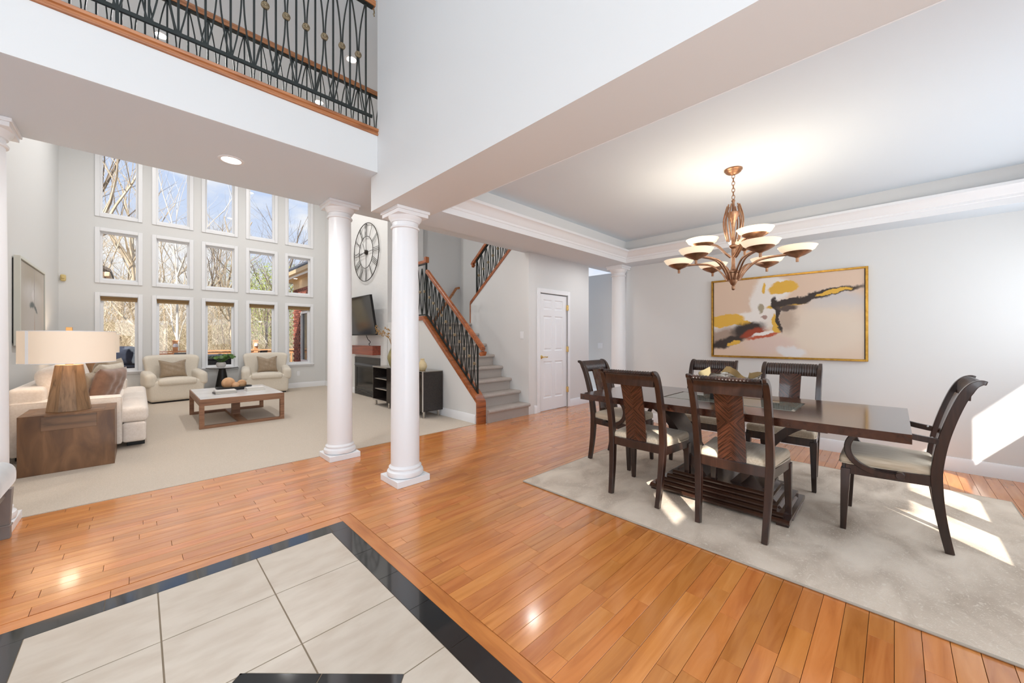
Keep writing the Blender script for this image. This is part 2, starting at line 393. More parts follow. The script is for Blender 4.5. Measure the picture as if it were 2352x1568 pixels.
# front wall behind the camera with the openings of its windows
fw = MB()
fw.box(-2.6, -.8, YF-.12, YF, 0, ZT).box(1.0, 1.45, YF-.12, YF, 0, ZB+.1).box(-.8, 1.0, YF-.12, YF, 2.12, 2.72).box(1.45, 5.62, YF-.12, YF, 0, .96).box(1.45, 2.42, YF-.12, YF, .96, 2.8)
fw.box(2.97, 3.12, YF-.12, YF, .96, 2.1).box(3.72, 3.80, YF-.12, YF, .96, 2.1).box(4.40, 4.55, YF-.12, YF, .96, 2.1).box(5.2, 5.62, YF-.12, YF, .96, 2.1).box(2.42, 5.62, YF-.12, YF, 2.1, 2.8)
fw.box(-.8, .02, YF-.12, YF, 2.72, ZT).box(.62, 1.45, YF-.12, YF, 2.72, ZT).box(.02, .62, YF-.12, YF, 3.75, ZT).box(.29, .33, YF-.1, YF-.02, 2.72, 3.75).box(.02, .62, YF-.1, YF-.02, 3.2, 3.24)
fw.box(-.8, 1.0, YF-.1, YF-.04, 0, 2.12)
struct('wall_front', fw, m_wall)
struct('added_sun_shield', MB().box(1.8, 6.5, YF-.86, YF-.12, 2.42, 2.55), m_white)  # unseen slab added to cut the sun off the upper dining windows
# window wall
WC = [-.27, .51, 1.29, 2.085, 2.885]; WH = .265
ROWS = [(.60, 2.06), (2.355, 3.29), (3.61, 4.92)]
ww = MB(); zz = [0]+[z for r in ROWS for z in r]+[ZT]
for k in range(0, 8, 2): ww.box(-1.03, 4.3, YW, YW+.16, zz[k], zz[k+1])
for a, b in ROWS:
    e = [-1.03]+[v for c in WC for v in (c-WH, c+WH)]+[4.3]
    for k in range(0, len(e), 2): ww.box(e[k], e[k+1], YW, YW+.16, a, b)
struct('wall_windows', ww, m_wall)
n = 0
m_shade = mat('tan_roller_shade', srgb(150, 122, 84), .8)
def frame_mb(w, z0, z1, t, y0, y1):
    return MB().box(-w, -w+t, y0, y1, z0, z1).box(w-t, w, y0, y1, z0, z1).box(-w+t, w-t, y0, y1, z0, z0+t).box(-w+t, w-t, y0, y1, z1-t, z1)
cache = {}
for ri, (a, b) in enumerate(ROWS):
    for ci, c in enumerate(WC):
        n += 1; r = sroot('window_%d' % n, (c, YW, a)); H = b-a
        if ri not in cache:
            cas = frame_mb(WH+.058, -.058, H+.058, .064, -.02, .0); cas.v = cas.v
            jamb = frame_mb(WH, 0, H, .012, 0, .10)
            sash = frame_mb(WH-.012, .012, H-.012, .042 if ri == 0 else .03, .06, .10)
            cache[ri] = [mesh(x, 'm', 30) for x in (cas, jamb, sash, MB().box(-WH+.04, WH-.04, .078, .084, .04, H-.04))]
        cs, jb, sh, pn = cache[ri]
        ob('casing', cs, m_white, r, bevel=.006); ob('jamb', jb, m_white, r); ob('sash', sh, m_white, r); ob('pane', pn, m_pane, r)
        if ri == 0:
            key = 'shade'
            if key not in cache: cache[key] = mesh(MB().tube([(-WH+.014, .035, H-.028), (WH-.014, .035, H-.028)], .024, 14).box(-WH+.02, WH-.02, .03, .034, H-.085, H-.03).box(-WH+.02, WH-.02, .026, .038, H-.095, H-.083), 'roller_shade', 40)
            if 'crank' not in cache: cache['crank'] = mesh(MB().box(-.05, .05, .01, .05, .014, .03).bar([(0, .02, .03), (.05, .0, .036), (.10, -.005, .03)], .012, .01), 'crank', 40)
            if 'sill' not in cache: cache['sill'] = mesh(MB().box(-WH-.07, WH+.07, -.045, .0, -.02, .004), 'sill', 0)
            ob('roller_shade', cache[key], m_shade, r, label='tan rolled-up roller shade'); ob('crank', cache['crank'], m_white, r); ob('sill', cache['sill'], m_white, r, bevel=.004)
# ------------------------------------------------------------------ trims
cp = [(0.0, -.002), (-.004, -.002), (-.004, .05), (-.012, .055), (-.014, .075), (-.028, .085), (-.045, .115), (-.07, .135), (-.088, .14), (-.09, .165), (0.0, .165)]
def crown_along_y(x, sgn, y0, y1): return [(x+sgn*p[0], ZS+p[1]) for p in cp]
cr1 = MB().prism([(5.12+p[0], ZS+p[1]) for p in cp], 'y', YF, 2.79)
cr1.v = [(x, min(y, 2.79) if y < 0 else 2.79+(x-5.12), z) if True else 0 for x, y, z in cr1.v]
struct('trim_1', cr1, m_white, smooth=25)
cr2 = MB().prism([(2.79+p[0], ZS+p[1]) for p in cp], 'x', 1.88, 5.12)
cr2.v = [(5.12+(y-2.79), y, z) if x > 3 else (x, y, z) for x, y, z in cr2.v]
struct('trim_2', cr2, m_white, smooth=25)
cr3 = MB().prism([(1.88-p[0], ZS+p[1]) for p in cp], 'y', YF, 2.79); struct('trim_3', cr3, m_white, smooth=25)
struct('trim_6', MB().box(-2.6, 1.449, 3.099, 3.105, ZB+.0005, 2.972), m_wall)
struct('wall_tray', MB().box(5.116, 5.12, YF, 2.786, ZS+.16, 2.67).box(1.88, 5.12, 2.786, 2.79, ZS+.16, 2.67), m_wall)
# oak nosing on the balcony edge, both sides
nos = [(0, 0), (-.018, .004), (-.02, .012), (-.012, .018), (-.012, .03), (-.022, .036), (-.024, .052), (-.014, .06), (.12, .06), (.12, .0)]
struct('trim_4', MB().prism([(3.105+p[0], 2.972+p[1]) for p in nos], 'x', -2.6, 1.45), m_oakx, smooth=25)
struct('trim_5', MB().prism([(4.3-p[0], 2.972+p[1]) for p in nos], 'x', -1.0, 3.5), m_oakx, smooth=25)
bb = [(0, 0), (0, .12), (.006, .13), (.012, .135), (.016, .0)]
def base_x(nm, y, sg, x0, x1): struct('baseboard_'+nm, MB().prism([(y-sg*p[0]*1, p[1]) for p in [(0,0),(.015,0),(.015,.105),(.006,.128),(0,.13)]], 'x', x0, x1), m_white, smooth=25)
def base_y(nm, x, sg, y0, y1): struct('baseboard_'+nm, MB().prism([(x-sg*p[0], p[1]) for p in [(0,0),(.015,0),(.015,.105),(.006,.128),(0,.13)]], 'y', y0, y1), m_white, smooth=25)
base_y('right', 5.46, 1, YF, 2.96); base_x('door_1', 4.2, 1, 4.66, 4.735); base_x('door_2', 4.2, 1, 5.62, 6.25); base_x('windows', YW, 1, -1.03, 3.5)
base_y('left', -1.03, -1, 4.28, YW); base_y('stair', 3.5, 1, 4.30, 7.05); base_y('chimney', 3.5, 1, 8.62, YW); base_y('chimney_2', 3.5, 1, 7.05, 7.34); base_y('hall', 7.3, 1, 1.5, 6.0)
# columns
def column(label, x, y, H, sc=1.0):
    r = thing('column', label, 'column', (x, y, 0))
    s = sc
    ob('plinth', MB().cbox((0, 0, .0275), (.31*s, .31*s, .055)), m_white, r, bevel=.003)
    ob('base', MB().lathe([(.14*s, .055), (.152*s, .062), (.157*s, .08), (.152*s, .1), (.14*s, .108), (.134*s, .112), (.133*s, .118), (.139*s, .124), (.139*s, .133), (.13*s, .14), (.124*s, .15)], 48), m_white, r)
    zs = [.15+(H-.31)*k/10 for k in range(11)]
    ob('shaft', MB().lathe([(s*(.1225-.014*(k/10)**1.6), z) for k, z in enumerate(zs)], 48), m_white, r)
    t = H-.16
    ob('capital', MB().lathe([(.109*s, t), (.121*s, t+.004), (.124*s, t+.013), (.12*s, t+.022), (.11*s, t+.026), (.11*s, t+.055), (.12*s, t+.058), (.122*s, t+.068), (.128*s, t+.075), (.138*s, t+.09), (.143*s, t+.105)], 48), m_white, r)
    ab = MB().cbox((0, 0, H-.0395), (.29*s, .29*s, .031)).cbox((0, 0, H-.0125), (.312*s, .312*s, .025)); ob('abacus', ab, m_white, r, bevel=.003)
    return r
column('white round column standing alone at the edge of the beige carpet', 1.515, 4.13, ZB)
column('white round column nearest the foyer tiles, under the low beam', 1.675, 3.04, ZS)
column('slim white round column in the corner beside the picture wall', 5.31, 3.02, ZS, .9)
column('white round column cut off by the left edge of the photo', -.735, 4.13, ZB)
# ------------------------------------------------------------------ door
d = sroot('door_1', (4.80, 4.2, 0))
def door_panel():
    m = MB(); W, H = .745, 2.005; x0 = .0075; z0 = .012
    cols = [(.105, .335), (.41, .64)]; rows = [(.21, .84), (1.02, 1.62), (1.73, 1.90)]
    xs_ = [0]+[v for c in cols for v in c]+[W]; zs_ = [0]+[v for c in rows for v in c]+[H-z0]
    for i in range(5):
        for j in range(7):
            hole = i % 2 == 1 and j % 2 == 1
            X0, X1, Z0, Z1 = x0+xs_[i], x0+xs_[i+1], z0+zs_[j], z0+zs_[j+1]
            if not hole: m.box(X0, X1, .012, .05, Z0, Z1)
    return m, [(x0+c[0], x0+c[1], z0+r_[0], z0+r_[1]) for c in cols for r_ in rows]
dm, holes = door_panel()
leaf = ob('leaf', dm, m_white, d, smooth=0)
for h in holes:
    p = MB(); x0, x1, z0, z1 = h
    ring = lambda i, y: [(x0+i, y, z0+i), (x1-i, y, z0+i), (x1-i, y, z1-i), (x0+i, y, z1-i)]
    vs = ring(0, .013)+ring(.012, .022)+ring(.03, .022)+ring(.042, .015); fs = []
    for k in range(3):
        for q in range(4): fs.append((k*4+q, k*4+(q+1) % 4, k*4+4+(q+1) % 4, k*4+4+q))
    fs.append((12, 13, 14, 15)); ob('panel', p.add(vs, fs), m_white, leaf, smooth=0)
cs = MB()
for a, b, z0, z1 in ((-.075, .0, 0, 2.095), (.76, .835, 0, 2.095), (0, .76, 2.02, 2.095)): cs.box(a, b, -.016, 0, z0, z1)
cs.box(-.012, -.0, -.022, 0, 0, 2.03).box(.76, .772, -.022, 0, 0, 2.03)
ob('casing', cs, m_white, d, bevel=.005)
for z in (.32, 1.05, 1.80): ob('hinge', MB().box(.748, .772, -.026, .012, z-.05, z+.05), m_brass, d, bevel=.003)
kn = MB().lathe([(.0, 0), (.03, 0), (.03, .008), (.016, .012), (.012, .04), (.0, .042)], 20)
kn.tf(Matrix.Rotation(radians(90), 4, 'X')); kn.v = [(x+.055, y+.012, z+.93) for x, y, z in kn.v]
kn.bar([(.055, -.03, .93), (.1, -.034, .932), (.15, -.03, .926), (.175, -.028, .93)], .014, .018)
ob('lever_handle', kn, m_brass, d)
# wall plates
def plate(label, loc, axis, w, h, kind):
    r = thing('wall_plate', label, 'switch' if kind else 'outlet', loc)
    sx = (lambda m: m.tf(Matrix.Rotation(radians(90), 4, 'Z'))) if axis == 'x' else (lambda m: m)
    ob('cover', sx(MB().box(-w/2, w/2, -.006, 0, -h/2, h/2)), m_white, r, bevel=.002)
    k = 2 if w > .1 else 1
    for i in range(k):
        cx_ = (i-(k-1)/2)*.046
        if kind: ob('rocker', sx(MB().box(cx_-.016, cx_+.016, -.009, -.006, -.032, .032)), m_white, r)
        else:
            for dz in (-.022, .022): ob('socket', sx(MB().box(cx_-.015, cx_+.015, -.008, -.006, dz-.013, dz+.013)), m_white, r)
    return r
plate('white rocker switch on the wall beside the stairs', (4.53, 4.352, 1.30), 'y', .075, .12, 1).rotation_euler = (0, 0, radians(-90))
plate('double white switch plate in the hallway beyond the slim column', (7.30, 4.60, 1.08), 'y', .125, .125, 1).rotation_euler = (0, 0, radians(-90))
plate('white outlet low on the wall right of the far armchair', (2.86, YW, .36), 'y', .075, .12, 0)
s = thing('motion_sensor', 'small yellowed round motion sensor high in the living room corner', 'sensor', (-.975, YW, 2.34))
m_yel = mat('aged_plastic', srgb(214, 190, 130), .5)
ob('body', MB().rbox(-.035, .035, -.045, 0, -.06, .06, .03, 4), m_yel, s); ob('lens', MB().sphere((0, -.042, 0), .022, 16, 8), m_yel, s)
# ------------------------------------------------------------------ staircase and railings
sc = thing('staircase', 'grey carpeted staircase with seven steps rising to a landing', 'staircase', (3.64, 4.2, 0))
RI, RU = .1925, .2175
def step_mb(w, i, run=RU+.03):
    m = MB(); pr = [(0, 0), (0, RI-.052)]
    for k in range(7): a = -pi/2+pi*k/6; pr.append((-.022-.024*cos(a), RI-.026+.026*sin(a)))
    pr += [(run, RI), (run, 0)]
    return m.prism([(p[0], p[1]) for p in pr], 'x', 0, w)
sm = mesh(step_mb(.888, 0), 'step', 30); sm.materials.append(m_stcarpet)
for i in range(7): ob('step', sm, None, sc, (0, i*RU, i*RI))
ld_ = MB().box(0, 1.76, 7*RU, 2.85, 0, 8*RI-.0).prism([(7*RU-.05, 8*RI-.05), (7*RU-.05, 8*RI), (7*RU, 8*RI), (7*RU, 8*RI-.05)], 'x', 0, .888)
ob('landing', ld_, m_stcarpet, sc, bevel=.02)
um = mesh(MB().box(0, .72, -RU-.03, 0, 0, RI), 'upper_step', 0); um.materials.append(m_stcarpet)
for i in range(6): ob('upper_step', um, None, sc, (1.03, 7*RU-.0-i*RU, (8+i)*RI), bevel=.015)

def bow(u, h, slope, side, n=14, t=.0088):
    m = MB(); pts = []
    for k in range(n+1):
        s_ = k/n; x = side*(.006+(u/2-.012)*abs(2*s_-1)**2.0)
        pts.append((x, 0, h*s_+slope*x))
    return m.bar(pts, t, t*1.3, up=(0, 1, 0))
def medallion(r=.026):
    m = MB().lathe([(0, -.012), (r*.9, -.012), (r, -.008), (r, .008), (r*.86, .013), (r*.8, .009), (r*.3, .009), (r*.26, .014), (0, .016)], 20)
    for k in range(10):
        a = 2*pi*k/10; m.bar([(r*.28*cos(a), r*.28*sin(a), .0105), (r*.8*cos(a), r*.8*sin(a), .0105)], .0025, .003)
    return m.tf(Matrix.Rotation(radians(90), 4, 'X'))
def railing(name, label, start, dirv, units, u, h, slope=0, group=None, pre=True, post=True):
    """local x runs along the rail, front face is local -y; start = foot of the first unit"""
    ang = atan2(dirv[1], dirv[0]); r = thing(name, label, 'railing', start, ang)
    ms = mesh(MB().bar([(0, 0, 0), (0, 0, h)], .012, .012, up=(0, 1, 0)), 'baluster', 0)
    mL = mesh(bow(u, h, slope, -1), 'bowed_baluster'); mR = mesh(bow(u, h, slope, 1), 'bowed_baluster'); mm = mesh(medallion(), 'medallion', 30)
    for q in (ms, mL, mR): q.materials.append(m_iron)
    mm.materials.append(m_medal)
    for k in range(units):
        x = (k+.5)*u
        ob('bowed_baluster', mL, None, r, (x, 0, slope*x)); ob('bowed_baluster', mR, None, r, (x, 0, slope*x))
        c = ob('medallion', mm, None, r, (x, -.004, slope*x+h/2)); c['label'] = 'round brass medallion'
        if pre or k > 0: ob('baluster', ms, None, r, (k*u, 0, slope*k*u))
    L = units*u
    if post: ob('baluster', ms, None, r, (L, 0, slope*L))
    return r, L
def handrail_prof(w=.062, h=.055):
    return [(-w*.42, -h/2), (w*.42, -h/2), (w*.5, -h*.2), (w*.44, 0), (w*.5, h*.22), (w*.36, h*.46), (0, h/2), (-w*.36, h*.46), (-w*.5, h*.22), (-w*.44, 0), (-w*.5, -h*.2)]
# balcony, foyer side
u = .1325
x_end = 1.302+u/2; nU = 22
r, L = railing('balcony_railing', 'iron railing with brass medallions along the foyer edge of the balcony', (x_end-nU*u, 3.15, 3.15), (1, 0), nU, u, .93)
ob('bottom_rail', MB().bar([(-.05, 0, 0), (L+.055, 0, 0)], .018, .022), m_iron, r); ob('top_bar', MB().bar([(-.05, 0, .935), (L+.06, 0, .935)], .035, .012), m_iron, r)
ob('handrail', MB().sweep([(-.05, 0, .968), (L+.075, 0, .968)], handrail_prof()), m_oakx, r)
for x in (.0, L/2, L-.0): ob('foot', MB().bar([(x, 0, -.118), (x, 0, 0)], .016, .016, up=(0, 1, 0)), m_iron, r)
ob('bracket', MB().tube([(L+.07, 0, .93), (L+.075, 0, .90), (L+.068, 0, .885), (L+.075, 0, .87)], .006, 6, up=(0, 1, 0)), m_medal, r)
# balcony, living room side
r, L = railing('balcony_railing', 'iron railing along the living room edge of the balcony, behind the front one', (-.76, 4.25, 3.15), (1, 0), 26, u, .90)
ob('bottom_rail', MB().bar([(-.05, 0, 0), (L+.05, 0, 0)], .018, .022), m_iron, r); ob('top_bar', MB().bar([(-.05, 0, .905), (L+.05, 0, .905)], .035, .012), m_iron, r)
ob('handrail', MB().sweep([(-.05, 0, .94), (L+.05, 0, .94)], handrail_prof()), m_oakx, r)
for x in (.0, L/2, L): ob('foot', MB().bar([(x, 0, -.118), (x, 0, 0)], .016, .016, up=(0, 1, 0)), m_iron, r)
# lower flight: stringer cap, balusters, handrail
sl = .879; y0, y1 = 4.36, 5.735; nb = 11; ub = (y1-y0-.02)/nb
r, L = railing('stair_railing', 'iron stair railing with sloping oak handrail and oak string along the lower flight', (3.57, y0, .46), (0, 1), nb, ub, .715, sl, pre=False)
Y = lambda y: y-y0; Z = lambda z: z-.46
def along(y): return sl*(y-y0)
cap = [(Y(4.275), Z(.0)), (Y(4.275), Z(.305)), (Y(5.735), Z(1.56)), (Y(5.735), Z(1.63)), (Y(4.34), Z(.44)), (Y(4.25), Z(.34)), (Y(4.235), Z(.30)), (Y(4.235), Z(.0))]
capm = MB().prism(cap, 'y', -.075, .085); ob('string_cap', capm, m_oak, r, bevel=.004)
sh = .055/sqrt(1+sl*sl)
ob('shoe_rail', MB().bar([(-.03, 0, along(y0)-.005-.03*sl), (L, 0, along(y0)+sl*L-.005)], .03, .02), m_iron, r)
ob('newel_post', MB().bar([(-.02, 0, -.075), (-.02, 0, .70)], .022, .022, up=(0, 1, 0)).cbox((-.02, 0, -.075), (.07, .06, .012)), m_iron, r, bevel=.002)
ob('under_bar', MB().bar([(-.03, 0, .70), (L, 0, .71+sl*L)], .03, .014), m_iron, r)
hp = [(L, 0, .765+sl*L), (0, 0, .765), (-.10, 0, .765-.10*sl), (-.15, 0, .625), (-.165, 0, .59), (-.15, 0, .56), (-.12, 0, .555), (-.1, 0, .575)]
ob('handrail', MB().sweep(hp, handrail_prof(.066, .06), up=(0, 0, 1)), m_oak, r)
# level part along the landing
r, L = railing('landing_railing', 'short level iron railing along the stair landing behind the columns', (3.57, 5.745, 1.66), (0, 1), 7, .14, .82)
ob('bottom_rail', MB().bar([(0, 0, 0), (L, 0, 0)], .018, .02), m_iron, r); ob('cap', MB().box(-.01, 1.0, -.075, .085, -.10, -.025), m_oak, r, bevel=.004)
ob('handrail', MB().sweep([(-.03, 0, .93), (L, 0, .93)], handrail_prof()), m_oak, r); ob('top_bar', MB().bar([(0, 0, .885), (L, 0, .885)], .03, .012), m_iron, r)
ob('newel_post', MB().bar([(0, 0, -.03), (0, 0, .9)], .026, .026, up=(0, 1, 0)), m_iron, r)
ob('rail_block', MB().cbox((-.005, 0, .955), (.06, .07, .10)), m_oakz, r, bevel=.004)
# upper flight, rises back towards the viewer
r, L = railing('stair_railing', 'iron railing of the upper flight, high behind the stairs', (4.595, 5.61, 2.05), (0, -1), 8, .1325, .68, .79)
ob('string_cap', MB().prism([(-.12, -.165), (-.12, -.10), (L+.3, .79*(L+.3)-.015), (L+.3, .79*(L+.3)-.08)], 'y', -.075, .075), m_oak, r)
ob('corner_trim', MB().box(-.125, -.105, -.075, .075, -.52, -.13), m_oakz, r)
ob('newel_post', MB().bar([(0, 0, -.04), (0, 0, .70)], .024, .024, up=(0, 1, 0)), m_iron, r)
ob('under_bar', MB().bar([(-.02, 0, .665), (L, 0, .68+.79*L)], .03, .014), m_iron, r)
ob('handrail', MB().sweep([(-.10, 0, .625), (-.125, 0, .595), (-.14, 0, .62), (-.10, 0, .665), (0, 0, .735), (L+.3, 0, .735+.79*(L+.3))], handrail_prof(.066, .06)), m_oak, r)
wh = thing('wall_handrail', 'short oak handrail on brackets on the stairwell back wall', 'handrail', (4.6, 7.2, 1.6))
ob('rail', MB().sweep([(0, -.075, 0), (.62, -.075, .80), (.70, -.075, .82), (.72, -.02, .82), (.72, 0, .82)], handrail_prof(.05, .05)), m_oakx, wh)
for x in (.12, .58): ob('bracket', MB().tube([(x, 0, 1.29*x-.12), (x, -.05, 1.29*x-.1), (x, -.075, 1.29*x-.03)], .008, 6), m_chrome, wh)

# ------------------------------------------------------------------ recessed lights of the rooms, plus hidden fill lights added among them
m_lamp = mat('lit_lens', (1, 1, 1), .5, emis=(1, .97, .92), estr=9)
def can(label, x, y, z, power, col=(1, .97, .94), r=.062, size=None):
    t = thing('recessed_light', label, 'ceiling light', (x, y, z), 0, 'recessed ceiling lights')
    ob('trim_ring', MB().lathe([(r, -.002), (r+.004, -.006), (r+.022, -.004), (r+.024, 0), (r, 0)], 32, cap=False), m_white, t)
    ob('lens', MB().lathe([(0, -.002), (r, -.002), (r, .0), (0, .0)], 32, cap=False), m_lamp, t)
    if power:
        l = bpy.data.lights.new('downlight', 'AREA'); l.shape = 'DISK'; l.size = size or .16; l.energy = power; l.color = col
        o = bpy.data.objects.new('downlight', l); COL.objects.link(o); o.location = (0, 0, -.012); o.parent = t
    return t
can('lit recessed light in the underside of the balcony', .52, 3.69, ZB, 12)
can('recessed light in the high ceiling seen between the balcony bars', 2.2, 5.55, ZT, 21)
can('recessed ceiling light just above the balcony edge, right of centre', 2.2, 6.95, ZT, 21)
can('recessed ceiling light just above the balcony edge, at the left', .21, 6.9, ZT, 21)
for x, y in ((.21, 8.7), (2.2, 8.7)): can('added unseen fill light in the living room ceiling near the window wall, %s' % ('left' if x < 1 else 'right'), x, y, ZT, 21)  # out of view, added to brighten the living room
can('recessed light over the hallway behind the slim column', 6.7, 3.0, ZB, 5)
can('added hidden fill light over the passage by the closet door', 5.9, 3.45, ZB, 4.5)  # hidden lamp added to lift the dark back hall
can('added hidden fill light over the passage at the foot of the stairs', 3.9, 3.5, ZB, 5)  # second hidden lamp added to brighten the passage
# ------------------------------------------------------------------ dining room
m_mahog = wood('dark_mahogany', [srgb(34, 21, 16), srgb(50, 31, 24), srgb(64, 40, 31)], 2, 24, .28, .35, None, 12)
m_mahogy = wood('mahogany_top', [srgb(50, 29, 21), srgb(66, 38, 27), srgb(76, 45, 32)], 0, 18, .16, .6, None, 10, .01)
m_basew = wood('pedestal_mahogany', [srgb(44, 26, 19), srgb(58, 34, 25), srgb(68, 40, 29)], 1, 14, .25, .5, None, 12, .0)
m_seat = mat('champagne_fabric', srgb(230, 214, 190), .6, col2=srgb(212, 193, 164), scale=90, stretch=(1, .06, 1), bump=.12, sheen=.3)
def splat_mat():
    m, t, b = newmat('chevron_veneer')
    tcn = nd(t, 'ShaderNodeTexCoord'); sp = nd(t, 'ShaderNodeSeparateXYZ'); t.links.new(tcn.outputs['Object'], sp.inputs[0])
    ab = nd(t, 'ShaderNodeMath', operation='ABSOLUTE'); t.links.new(sp.outputs['X'], ab.inputs[0])
    z = nd(t, 'ShaderNodeMath', operation='SUBTRACT'); t.links.new(sp.outputs['Z'], z.inputs[0]); z.inputs[1].default_value = .70
    az = nd(t, 'ShaderNodeMath', operation='ABSOLUTE'); t.links.new(z.outputs[0], az.inputs[0])
    d_ = nd(t, 'ShaderNodeMath', operation='SUBTRACT'); t.links.new(az.outputs[0], d_.inputs[0]); t.links.new(ab.outputs[0], d_.inputs[1])
    cb = nd(t, 'ShaderNodeCombineXYZ'); t.links.new(d_.outputs[0], cb.inputs[0]); sx = nd(t, 'ShaderNodeMath', operation='MULTIPLY'); t.links.new(sp.outputs['X'], sx.inputs[0]); sx.inputs[1].default_value = .12
    t.links.new(sx.outputs[0], cb.inputs[1])
    n_ = nd(t, 'ShaderNodeTexNoise'); n_.inputs['Scale'].default_value = 85; n_.inputs['Detail'].default_value = 3; t.links.new(cb.outputs[0], n_.inputs['Vector'])
    r_ = nd(t, 'ShaderNodeValToRGB'); e = r_.color_ramp.elements; e[0].position = .38; e[0].color = rgba(srgb(36, 20, 14)); e[1].position = .62; e[1].color = rgba(srgb(88, 50, 35))
    t.links.new(n_.outputs['Fac'], r_.inputs[0]); t.links.new(r_.outputs[0], b.inputs['Base Color']); b.inputs['Roughness'].default_value = .25; b.inputs['Coat Weight'].default_value = .4
    return m
m_splat = splat_mat()
POST = [(-.235, 0), (-.213, .12), (-.193, .26), (-.182, .42), (-.188, .52), (-.208, .65), (-.240, .78), (-.275, .89), (-.300, .945), (-.322, .978), (-.348, .993), (-.366, .990)]
def smooth_pts(P, n):
    out = []
    for i in range(len(P)-1):
        p0 = P[max(i-1, 0)]; p1 = P[i]; p2 = P[i+1]; p3 = P[min(i+2, len(P)-1)]
        for k in range(n):
            t = k/n; out.append(tuple(.5*(2*p1[j]+(p2[j]-p0[j])*t+(2*p0[j]-5*p1[j]+4*p2[j]-p3[j])*t*t+(3*p1[j]-p0[j]-3*p2[j]+p3[j])*t**3) for j in range(len(p1))))
    out.append(tuple(P[-1])); return out
PP = smooth_pts(POST, 4)
def yback(z):
    for a, b in zip(PP, PP[1:]):
        if a[1] <= z <= b[1]: return a[0]+(b[0]-a[0])*(z-a[1])/(b[1]-a[1])
    return PP[-1][0]
def make_chair(label, arms=False):
    g_ = 'dining chairs around the table'
    r = thing('dining_armchair' if arms else 'dining_chair', label, 'chair', (0, 0, 0), 0, g_)
    for s_ in (-1, 1):
        xb = lambda z: s_*(.19+.018*min(z/.45, 1)) if z < .45 else s_*(.208+.006*(z-.45)/.5)
        pts = [(xb(z), y, z) for y, z in PP]
        ob('rear_leg', MB().bar(pts, .046, .040, up=(1, 0, 0), scale=[.82+.26*min(1, z/.4) if z < .4 else 1.08-.14*(z-.4)/.55-(.42*min(1, (-.30-y)/.06) if y < -.30 and z > .9 else 0) for y, z in PP]), m_mahog, r, bevel=.004)
        fl = MB(); a = .024; b_ = .0145
        fl.add([(s_*.235-b_, .225-b_, 0), (s_*.235+b_, .225-b_, 0), (s_*.235+b_, .225+b_, 0), (s_*.235-b_, .225+b_, 0), (s_*.23-a, .212-a, .40), (s_*.23+a, .212-a, .40), (s_*.23+a, .212+a, .40), (s_*.23-a, .212+a, .40)],
               [(0, 3, 2, 1), (4, 5, 6, 7), (0, 1, 5, 4), (1, 2, 6, 5), (2, 3, 7, 6), (3, 0, 4, 7)])
        ob('front_leg', fl, m_mahog, r, bevel=.003)
        ob('side_rail', MB().bar([(s_*.208, -.18, .405), (s_*.235, .215, .395)], .024, .062), m_mahog, r, bevel=.003)
    ob('front_rail', MB().box(-.23, .23, .205, .232, .36, .425), m_mahog, r, bevel=.004)
    ob('back_rail', MB().sweep([(x, -.185-.012*(1-(x/.2)**2), .418) for x in [-.2+.04*k for k in range(11)]], [(-.013, -.032), (.013, -.032), (.013, .032), (-.013, .032)]), m_mahog, r, bevel=.003)
    def seatf(p, h):
        q = p.copy(); tz = (p.y+h.y)/(2*h.y); q.x *= .86+.14*tz
        if p.z > 0: q.z += .014*(1-(p.x/h.x)**2)*(1-(p.y/h.y)**2)
        return q
    ob('seat', MB().rbox(-.245, .245, -.185, .245, .418, .488, .03, 4, seatf), m_seat, r, smooth=60)
    ob('seat_piping', MB().tube([(.2448, .2, .431), (.235, .238, .431), (.2, .2455, .431), (-.2, .2455, .431), (-.235, .238, .431), (-.2448, .2, .431), (-.212, -.17, .431), (.212, -.17, .431)], .004, 6, closed=True), m_seat, r)
    zs = [.43+.475*k/16 for k in range(17)]
    sp = MB(); vs = []; fs = []
    for z in zs:
        w = .079+.004*abs((z-.66)/.25); y = yback(z)
        for dy in (-.008, .008):
            for k in range(5): x = w*(k/2-1); vs.append((x, y+dy-.008*(1-(x/.08)**2), z))
    for i in range(16):
        for k in range(4):
            a = i*10+k; fs.append((a, a+1, a+11, a+10)); fs.append((a+5, a+15, a+16, a+6))
        fs.append((i*10, i*10+10, i*10+15, i*10+5)); fs.append((i*10+4, i*10+9, i*10+19, i*10+14))
    fs += [(0, 5, 6, 1), (1, 6, 7, 2), (2, 7, 8, 3), (3, 8, 9, 4), (160, 161, 166, 165), (161, 162, 167, 166), (162, 163, 168, 167), (163, 164, 169, 168)]
    ob('splat', sp.add(vs, fs), m_splat, r, label='chevron veneered splat', smooth=50)
    # crest: reeded scroll between plain end blocks
    prof = [(.0, -.06), (.012, -.058), (.014, -.02), (.006, .018), (-.008, .042), (-.03, .053), (-.05, .048), (-.056, .036), (-.046, .028), (-.032, .026), (-.022, .01), (-.014, -.02), (-.012, -.06)]
    cy, cz = yback(.95)+.006, .946
    m_ = MB(); nre = 20; n_ = nre*6; vs = []; fs = []; k_ = len(prof)
    cen = (sum(p[0] for p in prof)/k_, sum(p[1] for p in prof)/k_)
    for i in range(n_+1):
        x = -.194+.388*i/n_; a = abs(sin(pi*nre*i/n_)); bow_ = -.010*(1-(x/.22)**2)
        for j, p in enumerate(prof):
            f_ = 0 if j in (0, 12) else .006*(a-.6)
            d0 = (p[0]-cen[0], p[1]-cen[1]); L_ = math.hypot(*d0); vs.append((x, cy+bow_+p[0]+d0[0]/L_*f_, cz+p[1]+d0[1]/L_*f_*.7))
    for i in range(n_):
        for j in range(k_): fs.append((i*k_+j, i*k_+(j+1) % k_, (i+1)*k_+(j+1) % k_, (i+1)*k_+j))
    fs += [tuple(range(k_)), tuple(n_*k_+j for j in range(k_))]
